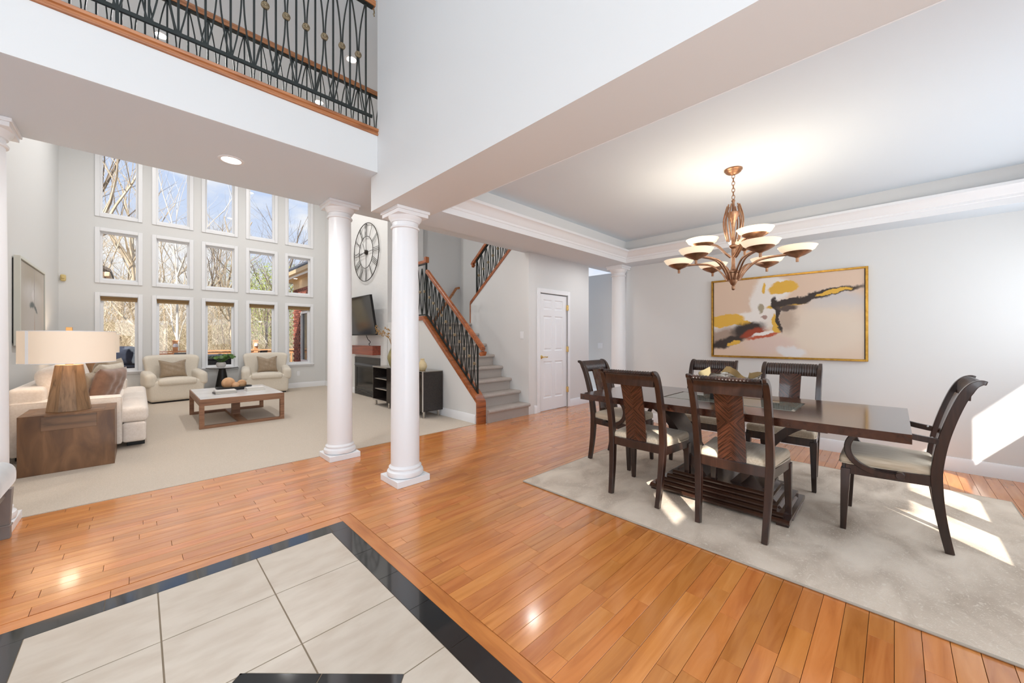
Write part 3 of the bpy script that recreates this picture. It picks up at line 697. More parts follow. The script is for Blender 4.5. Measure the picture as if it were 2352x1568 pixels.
    crest = ob('crest', m_.add(vs, fs), m_mahog, r, label='reeded scroll crest rail', smooth=70)
    if arms:
        for s_ in (-1, 1):
            P3 = [(s_*.215, -.20, .64), (s_*.235, -.12, .650), (s_*.262, .0, .668), (s_*.268, .09, .662), (s_*.27, .16, .63), (s_*.27, .198, .57), (s_*.268, .195, .50), (s_*.262, .155, .445), (s_*.256, .09, .412), (s_*.252, .02, .400), (s_*.25, -.03, .405)]
            am = MB().bar(smooth_pts(P3, 4), .034, .026, up=(1, 0, 0))
            am.v = am.v
            arm = ob('arm', am, m_mahog, r, bevel=.004, label='scrolled arm')
            ob('scroll', MB().lathe([(0, -.019), (.022, -.019), (.022, .019), (0, .019)], 18, cap=False).tf(Matrix.Translation((s_*.25, -.035, .412)) @ Matrix.Rotation(radians(90), 4, 'Y')), m_mahog, arm, bevel=.003)
            ob('bolt', MB().sphere((s_*.205, -.165, .655), .007, 10, 6), m_chrome, arm)
    return r
RZ = .012      # top of the rug
ch = make_chair('dining chair nearest the camera, its back to the viewer and sunlit veneer')
ch.location = (2.915, .74, RZ); ch.rotation_euler = (0, 0, radians(-90))
dup(ch, (2.925, 1.405, RZ), radians(-90), 'dining chair with its back to the viewer, left of the nearest chair')
dup(ch, (4.085, .69, RZ), radians(90), 'dining chair across the table, under the right half of the large painting')
dup(ch, (4.085, 1.37, RZ), radians(90), 'dining chair across the table, behind the shell bowl')
ac = make_chair('dining armchair with scrolled arms at the right end of the table, in the sun', True)
ac.location = (3.505, .012, RZ)
dup(ac, (3.505, 1.975, RZ), radians(180), 'dining armchair with scrolled arms at the far left end of the table')
# table
T = thing('dining_table', 'long dark mahogany dining table with a glass inlay and fluted pedestal', 'table', (3.305, .95, RZ))
TZ = .748
mtop = MB(); X2, Y2 = .515, 1.012; gx0, gx1, gy0, gy1 = -.19, .25, -.48, .42
mtop.box(-X2, X2, -Y2, gy0, TZ-.05, TZ).box(-X2, X2, gy1, Y2, TZ-.05, TZ).box(-X2, gx0, gy0, gy1, TZ-.05, TZ).box(gx1, X2, gy0, gy1, TZ-.05, TZ)
ob('top', mtop, m_mahogy, T, smooth=0)
m_tglass = mat('table_glass', (.16, .17, .14), .03, spec=.8, ior=1.6)
m_inlay = mat('inlay_shade', srgb(96, 80, 62), .3)
ob('inlay_base', MB().box(gx0, gx1, gy0, gy1, TZ-.05, TZ-.02), m_inlay, T)
gl = MB(); b_ = .022
gl.add([(gx0, gy0, TZ-.02), (gx1, gy0, TZ-.02), (gx1, gy1, TZ-.02), (gx0, gy1, TZ-.02), (gx0, gy0, TZ-.004), (gx1, gy0, TZ-.004), (gx1, gy1, TZ-.004), (gx0, gy1, TZ-.004), (gx0+b_, gy0+b_, TZ+.001), (gx1-b_, gy0+b_, TZ+.001), (gx1-b_, gy1-b_, TZ+.001), (gx0+b_, gy1-b_, TZ+.001)],
       [(8, 9, 10, 11), (0, 3, 2, 1), (0, 1, 5, 4), (1, 2, 6, 5), (2, 3, 7, 6), (3, 0, 4, 7), (4, 5, 9, 8), (5, 6, 10, 9), (6, 7, 11, 10), (7, 4, 8, 11)])
ob('glass_inlay', gl, m_tglass, T, label='bevelled glass inlay', smooth=0)
ped = thing_ped = None
bs = MB()
for k in range(5):
    z0 = .018+.03*k; ins = .038*k
    pr = [(-.30+ins*.55, z0), (-.305+ins*.55, z0+.008), (-.305+ins*.55, z0+.018), (-.29+ins*.55, z0+.03), (.29-ins*.55, z0+.03), (.305-ins*.55, z0+.018), (.305-ins*.55, z0+.008), (.30-ins*.55, z0)]
    bs.prism(pr, 'y', -.47+ins, .47-ins)
ob('fluted_base', bs, m_basew, T, label='stepped fluted base', smooth=30)
for s_ in (-1, 1):
    e = MB().add([(-.20, s_*.475, .02), (.20, s_*.475, .02), (.155, s_*.30, .175), (-.155, s_*.30, .175), (-.20, s_*.45, .015), (.20, s_*.45, .015), (.155, s_*.28, .165), (-.155, s_*.28, .165)],
                 [(0, 1, 2, 3), (4, 7, 6, 5), (0, 4, 5, 1), (1, 5, 6, 2), (2, 6, 7, 3), (3, 7, 4, 0)])
    ob('sloping_end', e, m_basew, T, smooth=0)
    for x in (-.26, .26): ob('foot', MB().cbox((x, s_*.43, .009), (.07, .07, .018)), m_mahog, T, bevel=.003)
    path = smooth_pts([(0, s_*.10, .15), (0, s_*.20, .27), (0, s_*.30, .44), (0, s_*.42, .59), (0, s_*.56, .68), (0, s_*.66, .70)], 5)
    ob('curved_support', MB().bar(path, .30, .052, up=(0, 0, 1)), m_mahog, T, label='wide curved support')
    ob('bearer', MB().box(-.40, .40, s_*.62-.05, s_*.62+.05, .672, TZ-.05), m_mahog, T)
# shell bowl
m_shell = mat('striped_shell', srgb(214, 208, 196), .25, .4, col2=srgb(96, 82, 64), scale=22, stretch=(1, 1, 6), lo=.42, hi=.58)
m_gold = mat('gold_lining', srgb(168, 146, 104), .35, .8)
B = thing('shell_bowl', 'wavy shell shaped decorative bowl with gold lining on the dining table', 'bowl', (3.34, .93, RZ+TZ+.0015))
rf = lambda a, z: 1+.16*sin(3*a+.6)*(z/.17)+.08*sin(7*a)*(z/.17)
zf = lambda a, r_, z: (.022*sin(4*a+1)+.02*max(0, sin(5*a))**4)*(z/.17)**2
ob('shell', MB().lathe([(.0, .05), (.05, .05), (.09, .065), (.14, .11), (.17, .16), (.186, .20)], 56, rf=rf, zf=zf, cap=False), m_shell, B, smooth=80)
ob('lining', MB().lathe([(.0, .06), (.05, .06), (.085, .073), (.132, .115), (.164, .162), (.184, .201)], 56, rf=rf, zf=zf, cap=False), m_gold, B, smooth=80)
ob('stand', MB().box(-.06, .06, -.08, .12, 0, .052), m_black, B, bevel=.004)
# rug
m_rug = None
def rug_mat():
    m, t, b = newmat('distressed_rug'); tcn = nd(t, 'ShaderNodeTexCoord')
    def noise(s, d_, sc_=(1, 1, 1), dist=0):
        mpn = nd(t, 'ShaderNodeMapping'); mpn.inputs['Scale'].default_value = sc_; t.links.new(tcn.outputs['Object'], mpn.inputs[0])
        q_ = nd(t, 'ShaderNodeTexNoise'); q_.inputs['Scale'].default_value = s; q_.inputs['Detail'].default_value = d_; q_.inputs['Distortion'].default_value = dist; t.links.new(mpn.outputs[0], q_.inputs['Vector']); return q_
    a = noise(2.6, 8, (1, 1.6, 1), .6); r1 = nd(t, 'ShaderNodeValToRGB'); e = r1.color_ramp.elements
    e[0].position = .3; e[0].color = rgba(srgb(186, 170, 153)); e[1].position = .68; e[1].color = rgba(srgb(234, 220, 203)); q_ = e.new(.5); q_.color = rgba(srgb(216, 201, 184))
    t.links.new(a.outputs['Fac'], r1.inputs[0])
    c = noise(22, 10, (1, 1.3, 1), 3.5); r2 = nd(t, 'ShaderNodeValToRGB'); r2.color_ramp.elements[0].position = .56; r2.color_ramp.elements[1].position = .66
    t.links.new(c.outputs['Fac'], r2.inputs[0])
    mi = nd(t, 'ShaderNodeMix', data_type='RGBA'); t.links.new(r1.outputs[0], mi.inputs['A']); mi.inputs['B'].default_value = rgba(srgb(232, 222, 208))
    mu = nd(t, 'ShaderNodeMath', operation='MULTIPLY'); mu.inputs[1].default_value = .65; t.links.new(r2.outputs[0], mu.inputs[0]); t.links.new(mu.outputs[0], mi.inputs['Factor'])
    t.links.new(mi.outputs['Result'], b.inputs['Base Color']); b.inputs['Roughness'].default_value = .95; b.inputs['Specular IOR Level'].default_value = .1
    f_ = noise(260, 2); bp = nd(t, 'ShaderNodeBump'); bp.inputs['Strength'].default_value = .35; bp.inputs['Distance'].default_value = .006; t.links.new(f_.outputs['Fac'], bp.inputs['Height']); t.links.new(bp.outputs[0], b.inputs['Normal'])
    return m
rg = thing('area_rug', 'pale grey beige distressed area rug beneath the dining table', 'rug', (2.38, -.62, 0))
ob('pile', MB().box(0, 2.32, 0, 2.89, .001, RZ), rug_mat(), rg)
m_bind = mat('rug_binding', srgb(176, 166, 152), .9)
bd = MB()
for a, b in (((0, 0, .007), (2.32, 0, .007)), ((2.32, 0, .007), (2.32, 2.89, .007)), ((2.32, 2.89, .007), (0, 2.89, .007)), ((0, 2.89, .007), (0, 0, .007))): bd.tube([a, b], .0062, 8)
ob('binding', bd, m_bind, rg)
# large abstract painting
def painting_mat(name, bg, strokes, wob=.05):
    """soft-edged brush strokes: each an ellipse (cx, cz, rx, rz, angle, colour, softness) in the picture's own coordinates"""
    m, t, b = newmat(name); tcn = nd(t, 'ShaderNodeTexCoord')
    no = nd(t, 'ShaderNodeTexNoise'); no.inputs['Scale'].default_value = 5; no.inputs['Detail'].default_value = 9; no.inputs['Roughness'].default_value = .62; t.links.new(tcn.outputs['Object'], no.inputs['Vector'])
    vs_ = nd(t, 'ShaderNodeVectorMath', operation='SUBTRACT'); t.links.new(no.outputs['Color'], vs_.inputs[0]); vs_.inputs[1].default_value = (.5, .5, .5)
    sc_ = nd(t, 'ShaderNodeVectorMath', operation='SCALE'); t.links.new(vs_.outputs[0], sc_.inputs[0]); sc_.inputs['Scale'].default_value = wob*2
    ad = nd(t, 'ShaderNodeVectorMath', operation='ADD'); t.links.new(tcn.outputs['Object'], ad.inputs[0]); t.links.new(sc_.outputs[0], ad.inputs[1])
    cur = None
    for (cx_, cz_, rx, rz_, ang, col, soft) in strokes:
        mpn = nd(t, 'ShaderNodeMapping', vector_type='TEXTURE'); mpn.inputs['Location'].default_value = (cx_, 0, cz_); mpn.inputs['Rotation'].default_value = (0, -radians(ang), 0); mpn.inputs['Scale'].default_value = (rx, 1000, rz_)
        t.links.new(ad.outputs[0], mpn.inputs[0]); ln = nd(t, 'ShaderNodeVectorMath', operation='LENGTH'); t.links.new(mpn.outputs[0], ln.inputs[0])
        mr = nd(t, 'ShaderNodeMapRange', interpolation_type='SMOOTHSTEP'); mr.inputs['From Min'].default_value = 1+soft; mr.inputs['From Max'].default_value = 1-soft; t.links.new(ln.outputs['Value'], mr.inputs['Value'])
        mi = nd(t, 'ShaderNodeMix', data_type='RGBA'); t.links.new(mr.outputs[0], mi.inputs['Factor'])
        if cur: t.links.new(cur, mi.inputs['A'])
        else: mi.inputs['A'].default_value = rgba(bg)
        mi.inputs['B'].default_value = rgba(col); cur = mi.outputs['Result']
    t.links.new(cur, b.inputs['Base Color']); b.inputs['Roughness'].default_value = .6
    return m
dk = srgb(58, 48, 44); gd = srgb(226, 178, 70); wt = srgb(238, 232, 226); rd = srgb(158, 66, 40); tp = srgb(170, 148, 132)
PWd, PHt = 1.46, .955
def pc(px, py):
    t_ = (px-120)/2030; u_ = t_/(t_+(1-t_)*1.249); top, bot = 345-170*t_, 1310+70*t_
    return (u_*PWd-PWd/2, PHt/2-(py-top)/(bot-top)*PHt)
def stk(px, py, rx, ry, ang, col, soft): x, z = pc(px, py); return (x, z, rx/2030*PWd, ry/1090*PHt, ang, col, soft)
strokes = [stk(1120, 430, 260, 190, 0, wt, .2), stk(960, 640, 150, 260, 0, wt, .2), stk(860, 850, 560, 130, 10, wt, .2), stk(420, 930, 330, 60, 6, wt, .25), stk(1900, 640, 360, 150, 0, srgb(200, 196, 196), .5), stk(1750, 1000, 700, 330, 0, srgb(226, 210, 192), .5), stk(1100, 1180, 330, 130, 0, srgb(220, 196, 184), .4),
    stk(1330, 830, 130, 170, 0, srgb(190, 170, 152), .6), stk(300, 1060, 330, 130, 14, tp, .5), stk(300, 850, 330, 88, 3, gd, .1), stk(640, 880, 150, 38, -4, gd, .12), stk(1290, 400, 190, 80, 4, gd, .1), stk(1030, 420, 30, 60, 0, gd, .2),
    stk(450, 1120, 430, 62, 19, dk, .35), stk(760, 960, 260, 88, 16, dk, .3), stk(860, 1010, 190, 66, 22, rd, .3), stk(1010, 1060, 230, 34, 16, srgb(190, 90, 60), .25), stk(1000, 1020, 190, 30, 18, wt, .2), stk(520, 1150, 110, 30, 16, gd, .12),
    stk(1330, 625, 300, 40, 13, gd, .12), stk(1700, 520, 560, 44, 12, dk, .22), stk(1350, 600, 230, 40, 14, dk, .2), stk(1860, 480, 230, 26, 14, gd, .12), stk(1180, 660, 46, 150, 14, dk, .2), stk(1215, 830, 30, 190, 8, dk, .25), stk(1180, 900, 34, 130, 12, gd, .15), stk(1330, 680, 140, 40, 6, srgb(90, 76, 70), .4), stk(960, 690, 44, 60, -5, srgb(168, 156, 132), .25), stk(1000, 800, 44, 18, -10, srgb(170, 140, 130), .3),
    stk(1380, 1290, 190, 70, -4, srgb(226, 222, 220), .25)]
pt = thing('framed_painting', 'large abstract painting in a thin gold frame on the dining room wall', 'painting', (5.46, .955, 1.505), radians(-90))
m_gf = mat('gold_frame', srgb(196, 150, 66), .3, .8, col2=srgb(166, 122, 50), scale=30)
hw, hh = 1.52/2, 1.0/2
fr = MB()
for a in ((-hw, -hw+.022, -hh, hh), (hw-.022, hw, -hh, hh), (-hw+.022, hw-.022, -hh, -hh+.022), (-hw+.022, hw-.022, hh-.022, hh)): fr.box(a[0], a[1], -.045, -.001, a[2], a[3])
ob('frame', fr, m_gf, pt, bevel=.002)
ob('backing', MB().box(-hw+.02, hw-.02, -.016, -.004, -hh+.02, hh-.02), m_black, pt); ob('canvas', MB().box(-PWd/2, PWd/2, -.034, -.016, -PHt/2, PHt/2), painting_mat('abstract_paint', srgb(222, 196, 174), strokes, .085), pt)
# chandelier
m_bronze = mat('aged_bronze', srgb(178, 138, 108), .35, .85, col2=srgb(140, 102, 78), scale=20)
m_bowl = mat('alabaster_glass', srgb(250, 232, 204), .35, emis=(1, .84, .62), estr=.4, trans=.0)
C = thing('chandelier', 'bronze chandelier with nine lit alabaster bowls above the dining table', 'chandelier', (3.56, .955, 1.67))
ob('canopy', MB().lathe([(0, 1.0), (.068, 1.0), (.068, .99), (.058, .982), (.058, .976), (.046, .966), (.02, .955), (.008, .95), (0, .95)], 32, cap=False), m_bronze, C)
for k in range(7):
    z = .94-.029*k; rr = .011; l_ = .0195
    lp = [(rr*cos(2*pi*j/14), 0, z+l_*sin(2*pi*j/14)) for j in range(14)] if k % 2 else [(0, rr*cos(2*pi*j/14), z+l_*sin(2*pi*j/14)) for j in range(14)]
    ob('chain_link', MB().tube(lp, .0028, 6, up=(.3, .3, 1), closed=True), m_bronze, C)
ob('stem', MB().lathe([(0, .0), (.012, .0), (.014, .012), (.010, .022), (.018, .03), (.03, .055), (.042, .09), (.042, .125), (.05, .13), (.05, .14), (.02, .16), (.014, .19), (.014, .33), (.03, .345), (.03, .36), (.014, .37), (.012, .50), (.02, .56), (.046, .61), (.05, .635), (.012, .64), (.010, .72), (.015, .735), (.008, .75), (0, .75)], 24, cap=False), m_bronze, C)
ob('finial', MB().sphere((0, 0, -.004), .013, 16, 10), m_bronze, C)
ca = atan2(-.7116, -.7026)
def polar(r_, a, z): return (r_*cos(a), r_*sin(a), z)
for k in range(4):
    a = ca+radians(28)+k*pi/2
    for off in (-.012, .012):
        prof_ = smooth_pts([(.045, .40), (.072, .50), (.078, .58), (.058, .66), (.044, .70)], 4)
        tx, ty = -sin(a)*off, cos(a)*off
        ob('cage_rod', MB().tube([(r_*cos(a)+tx, r_*sin(a)+ty, z) for r_, z in prof_], .006, 6, up=(cos(a+1.57), sin(a+1.57), 0)), m_bronze, C)
def arm_and_bowl(a, rad, zr, z_hub, R_, low):
    if low: prof_ = smooth_pts([(.045, z_hub-.02), (.09, z_hub+.055), (.17, z_hub+.125), (.27, z_hub+.145), (.38, z_hub+.15), (.46, z_hub+.17), (.51, z_hub+.205)], 4)
    else: prof_ = smooth_pts([(.02, z_hub-.05), (.06, z_hub-.01), (.12, z_hub+.055), (.20, z_hub+.075), (.27, z_hub+.085), (.30, z_hub+.105)], 4)
    arm = None
    for off in (-.012, .012):
        tx, ty = -sin(a)*off, cos(a)*off
        o = ob('arm_rod', MB().bar([(r_*cos(a)+tx, r_*sin(a)+ty, z) for r_, z in prof_], .0115, .013, up=(0, 0, 1)), m_bronze, C, bevel=.002)
    c = polar(rad, a, 0)
    ob('cup', MB().lathe([(0, zr-.115), (.01, zr-.115), (.01, zr-.085), (.02, zr-.078), (.05, zr-.066), (.085, zr-.046), (.09, zr-.04), (.07, zr-.05), (0, zr-.066)], 28, (c[0], c[1], 0), cap=False), m_bronze, C)
    ob('glass_bowl', MB().lathe([(.02, zr-.064), (.075, zr-.047), (.11, zr-.024), (R_-.004, zr), (R_, zr+.003), (R_-.008, zr+.002), (.10, zr-.018), (.07, zr-.038), (.0, zr-.052)], 36, (c[0], c[1], 0), cap=False), m_bowl, C, label='lit cream glass bowl')
    l = bpy.data.lights.new('bowl_bulb', 'POINT'); l.energy = 1.25; l.color = (1, .92, .8); l.shadow_soft_size = .05
    o = bpy.data.objects.new('bowl_bulb', l); COL.objects.link(o); o.parent = C; o.location = (c[0], c[1], zr+.03)
for k in range(6): arm_and_bowl(ca+radians(-7)+k*pi/3, .43, .285, .085, .128, True)
for k in range(3): arm_and_bowl(ca+radians(8)+k*2*pi/3, .235, .43, .31, .128, False)
# ------------------------------------------------------------------ living room
FZ = .004
m_lin = mat('cream_linen', srgb(240, 229, 219), .85, col2=srgb(232, 220, 208), scale=60, bump=.12, sheen=.25)
m_boucle = mat('oatmeal_boucle', srgb(232, 223, 208), .95, col2=srgb(222, 212, 196), scale=120, bump=.35, bscale=220, sheen=.3)
m_taupe = mat('taupe_silk', srgb(158, 138, 114), .45, col2=srgb(146, 126, 102), scale=60, bump=.06, sheen=.4)
m_rose = mat('rose_brown_velvet', srgb(150, 112, 90), .6, col2=srgb(128, 94, 74), scale=12, bump=.1, sheen=.6)
m_tan = mat('tan_pillow', srgb(176, 158, 134), .7, col2=srgb(162, 142, 118), scale=14, bump=.1, sheen=.3)
m_ivory = mat('ivory_pillow', srgb(216, 204, 186), .7, col2=srgb(204, 190, 170), scale=16, bump=.1, sheen=.3)
m_walnut = wood('aged_walnut', [srgb(92, 62, 40), srgb(114, 79, 50), srgb(132, 94, 62)], 2, 10, .45, .15, None, 4, .04)
m_walx = wood('aged_walnut_x', [srgb(86, 64, 48), srgb(120, 88, 62), srgb(136, 102, 76)], 0, 10, .45, .15, None, 6, .04)
m_lampw = wood('grey_brown_wood', [srgb(104, 80, 56), srgb(142, 112, 82), srgb(160, 128, 96)], 2, 30, .5, .0, None, 14, .04)
m_tabw = wood('warm_table_wood', [srgb(112, 76, 52), srgb(144, 102, 74), srgb(158, 116, 86)], 0, 26, .5, .05, None, 12, .03)
m_marble = mat('white_marble', srgb(226, 224, 224), .18, col2=srgb(206, 204, 206), scale=3, detail=8, lo=.5, hi=.8)
m_shadef = mat('linen_lampshade', srgb(246, 228, 208), .8, emis=(1, .80, .62), estr=.13)
m_brz = mat('brushed_brass', srgb(190, 150, 98), .35, .9)

def pillow(w, h, t, chop=.0, nu=16):
    m = MB(); idx = {}; vs = []; fs = []
    for side in (1, -1):
        for i in range(nu+1):
            for j in range(nu+1):
                u, v = 2*i/nu-1, 2*j/nu-1; edge = i in (0, nu) or j in (0, nu)
                key = (i, j) if edge else (i, j, side)
                if key in idx: continue
                x = w/2*u*(1-.07*(1-v*v)*abs(u)**2); z = h/2*v*(1-.07*(1-u*u)*abs(v)**2)
                th = t/2*((1-u**4)*(1-v**4))**.55
                if chop and v > 0: z -= chop*h*(v**2)*math.exp(-(u/.45)**2)
                th += 0 if edge else .006*sin(9*u+4*v)*sin(7*v-3*u)*(1-u*u)*(1-v*v)*2
                idx[key] = len(vs); vs.append((x, side*th, z))
        for i in range(nu):
            for j in range(nu):
                q = [idx[(a, b)] if (a, b) in idx else idx[(a, b, side)] for a, b in ((i, j), (i+1, j), (i+1, j+1), (i, j+1))]
                fs.append(tuple(q if side < 0 else q[::-1]))
    return m.add(vs, fs)
def put_pillow(name, label, mt, loc, size, rz, tilt, chop=.0, cat='pillow', group='sofa pillows'):
    m = pillow(size[0], size[1], size[2], chop); m.tf(Matrix.Rotation(radians(tilt), 4, 'X')); zmin = min(v[2] for v in m.v); m.v = [(x, y, z-zmin) for x, y, z in m.v]
    o = ob(name, m, mt, smooth=70); o.location = loc; o.rotation_euler = (0, 0, radians(rz)); return tag(o, label, cat, group)
# sofa, facing +x, along y
sf = thing('sofa', 'cream linen sofa with deep seat cushions along the left wall', 'sofa', (-.43, 7.4, FZ))
sx0, sx1, L2 = -.50, .51, 1.31
def puff(k):
    def f(p, h):
        q = p.copy()
        if p.z > 0: q.z += k*(1-(p.x/h.x)**2)*(1-(p.y/h.y)**2)
        return q
    return f
ob('base', MB().rbox(sx0+.05, sx1-.02, -L2+.21, L2-.21, .065, .285, .03, 3), m_lin, sf, smooth=60)
ob('back', MB().rbox(sx0, sx0+.24, -L2+.02, L2-.02, .06, .74, .05, 4), m_lin, sf, smooth=60)
for s_ in (-1, 1):
    a, b = sorted((s_*L2, s_*(L2-.215)))
    arm = ob('arm', MB().rbox(sx0+.02, sx1-.215, a, b, .06, .60, .022, 3, puff(.012)), m_lin, sf, smooth=50)
    e = s_*L2
    ob('arm_piping', MB().tube([(sx0+.03, a+.004, .588), (sx1-.22, a+.004, .588), (sx1-.217, a+.01, .57), (sx1-.217, a+.01, .08)], .005, 6), m_lin, arm)
    ob('arm_piping', MB().tube([(sx0+.03, b-.004, .588), (sx1-.22, b-.004, .588), (sx1-.217, b-.01, .57), (sx1-.217, b-.01, .08)], .005, 6), m_lin, arm)
    ob('front_block', MB().rbox(sx1-.215, sx1-.02, min(s_*L2, s_*(L2-.22)), max(s_*L2, s_*(L2-.22)), .065, .285, .03, 3), m_lin, sf, smooth=60)
    for x in (sx0+.1, sx1-.12): ob('leg', MB().box(x-.06, x+.09, e-s_*.20-.05, e-s_*.20+.05, 0, .07), m_black, sf, bevel=.004)
for k in range(3):
    w = (2*L2-.43)/3; c = -L2+.215+w*(k+.5); e0, e1 = c-w/2+.004, c+w/2-.004
    ob('seat_cushion', MB().rbox(sx0+.2, sx1-.215, e0, e1, .285, .455, .05, 4, puff(.03)), m_lin, sf, smooth=60)
    a_, b_ = (e0-.2 if k == 0 else e0), (e1+.2 if k == 2 else e1)
    ob('cushion_front', MB().rbox(sx1-.26, sx1, a_, b_, .285, .462, .055, 4, puff(.018)), m_lin, sf, smooth=60)
    ob('back_cushion', MB().rbox(-.11, .11, e0+.01, e1-.01, -.24, .24, .085, 5, lambda p, h: Vector((p.x*(1+.25*(1-(p.y/h.y)**2)*(1-(p.z/h.z)**2)), p.y, p.z))).tf(Matrix.Translation((sx0+.29, 0, .70)) @ Matrix.Rotation(radians(-14), 4, 'Y')), m_lin, sf, smooth=60)
put_pillow('throw_pillow', 'rose brown velvet pillow at the front of the sofa pile', m_rose, (-.27, 6.66, .47), (.44, .44, .17), 62, 16, .0)
put_pillow('throw_pillow', 'ivory pillow leaning behind the rose brown one', m_ivory, (-.30, 6.98, .47), (.50, .48, .17), 68, 14, .0)
put_pillow('throw_pillow', 'large taupe pillow behind the ivory pillow on the sofa', m_tan, (-.31, 7.32, .47), (.54, .52, .2), 72, 12, .0)
put_pillow('throw_pillow', 'tan pillow tucked against the sofa back by the lamp', m_tan, (-.47, 6.62, .47), (.42, .40, .15), 80, 18, .0)
# end tables
def end_table(label, x0, x1, y0, y1, h):
    t = thing('end_table', label, 'table', (x0, y0, FZ), 0, 'walnut block end tables')
    w, d_ = x1-x0, y1-y0
    ob('body', MB().box(0, w, 0, d_, 0, h), m_walnut, t, bevel=.003)
    ob('drawer', MB().box(w*.225, w*.80, -.004, .02, h*.73, h*.965), m_walx, t, bevel=.002)
    ob('inlay_panel', MB().box(w*.12, w*.88, d_*.12, d_*.88, h-.01, h+.0015), m_walx, t)
    return t
end_table('brown walnut cube end table with a drawer beside the sofa, in front', -.772, -.172, 5.466, 6.02, .54)
end_table('brown walnut end table at the far end of the sofa by the windows', -.78, -.18, 8.88, 9.44, .54)
def lamp(label, x, y, z):
    t = thing('table_lamp', label, 'lamp', (x, y, z), 0, 'matching table lamps')
    vs = [];
    n_ = 8
    def ring(r_, zz, sq=1): return [(r_*cos(2*pi*(k+.5)/n_), r_*sin(2*pi*(k+.5)/n_), zz) for k in range(n_)]
    prs = ring(.155, 0)+ring(.155, .006)+ring(.098, .44)+ring(.094, .446)
    fs = [tuple(range(n_-1, -1, -1)), tuple(3*n_+k for k in range(n_))]+[(i*n_+k, i*n_+(k+1) % n_, (i+1)*n_+(k+1) % n_, (i+1)*n_+k) for i in range(3) for k in range(n_)]
    ob('base', MB().add(prs, fs), m_lampw, t, smooth=0, bevel=.003)
    ob('neck', MB().lathe([(.028, .446), (.028, .452), (.016, .456), (.016, .49), (.01, .5), (.01, .76), (.0, .76)], 20), m_brz, t)
    sh_ = MB().lathe([(.318, .468), (.318, .772)], 56, cap=False).lathe([(.315, .772), (.315, .468)], 56, cap=False)
    ob('shade', sh_, m_shadef, t, label='white linen drum shade'); ob('shade_ring', MB().lathe([(.316, .768), (.319, .768), (.319, .774), (.313, .774)], 56, cap=False).lathe([(.316, .466), (.319, .466), (.319, .472), (.313, .472)], 56, cap=False).bar([(-.315, 0, .75), (.315, 0, .75)], .006, .006).bar([(0, -.315, .75), (0, .315, .75)], .006, .006), m_white, t)
    ob('finial', MB().cbox((0, 0, .79), (.042, .042, .045)), m_brz, t, bevel=.003); ob('seam', MB().box(-.2405, -.2195, -.2275, -.2055, .47, .77), m_white, t)
    l = bpy.data.lights.new('lamp_bulb', 'POINT'); l.energy = 6; l.color = (1, .82, .62); l.shadow_soft_size = .06
    o = bpy.data.objects.new('lamp_bulb', l); COL.objects.link(o); o.parent = t; o.location = (0, 0, .62); return t
lamp('table lamp with a white drum shade and tapered wooden base in the left foreground', -.487, 5.70, FZ+.5415)
lamp('table lamp at the far end of the sofa, half hidden behind the front lamp', -.55, 9.15, FZ+.5415)
# armchairs by the windows
def armchair(label, x, y, rz):
    t = thing('armchair', label, 'armchair', (x, y, FZ), radians(rz), 'oatmeal armchairs by the windows')
    W2 = .43
    ob('plinth', MB().box(-W2+.06, W2-.06, -.24, .24, 0, .04), m_black, t)
    def bodyf(p, h):
        q = p.copy(); q.x *= 1-.05*(1-(p.z+h.z)/(2*h.z)); q.y *= 1-.03*(1-(p.z+h.z)/(2*h.z))
        if p.z > 0: q.z += .02*(1-(p.x/h.x)**2)
        return q
    ob('body', MB().rbox(-W2, W2, -.30, .30, .03, .42, .05, 4, bodyf), m_boucle, t, smooth=60)
    ob('seat', MB().rbox(-W2+.13, W2-.13, -.33, .2, .33, .455, .05, 4, puff(.03)), m_boucle, t, smooth=60)
    def backf(p, h):
        q = p.copy(); tz = (p.z+h.z)/(2*h.z); q.x *= .90+.13*tz**2; q.y += .06*tz-.13*(abs(p.x)/h.x)**2.5*(.5+.5*tz)
        if p.z > 0: q.z -= .035*(abs(p.x)/h.x)**6
        return q
    ob('back', MB().rbox(-W2-.005, W2+.005, .10, .285, .36, .91, .075, 5, backf), m_boucle, t, smooth=60)
    for s_ in (-1, 1):
        a, b = sorted((s_*(W2+.035), s_*(W2-.135)))
        def armf(p, h):
            q = p.copy(); ty = (p.y+h.y)/(2*h.y)
            if p.z > 0: q.z += .05*ty-.02*(1-ty)**3
            q.x += s_*.015*(1-ty); return q
        ob('arm', MB().rbox(a, b, -.31, .20, .30, .575, .07, 5, armf), m_boucle, t, smooth=60)
    return t
armchair('oatmeal wingback armchair with a taupe pillow, left of the potted plant', .50, 10.17, 10)
armchair('oatmeal wingback armchair with a taupe pillow, right of the potted plant', 2.09, 10.19, -8)
put_pillow('lumbar_pillow', 'taupe pillow with a pinched top on the left armchair', m_taupe, (.485, 10.12, .475), (.42, .36, .13), 8, -18, .14, group='armchair pillows')
put_pillow('lumbar_pillow', 'taupe pillow with a pinched top on the right armchair', m_taupe, (2.10, 10.13, .475), (.40, .38, .13), -6, -18, .14, group='armchair pillows')
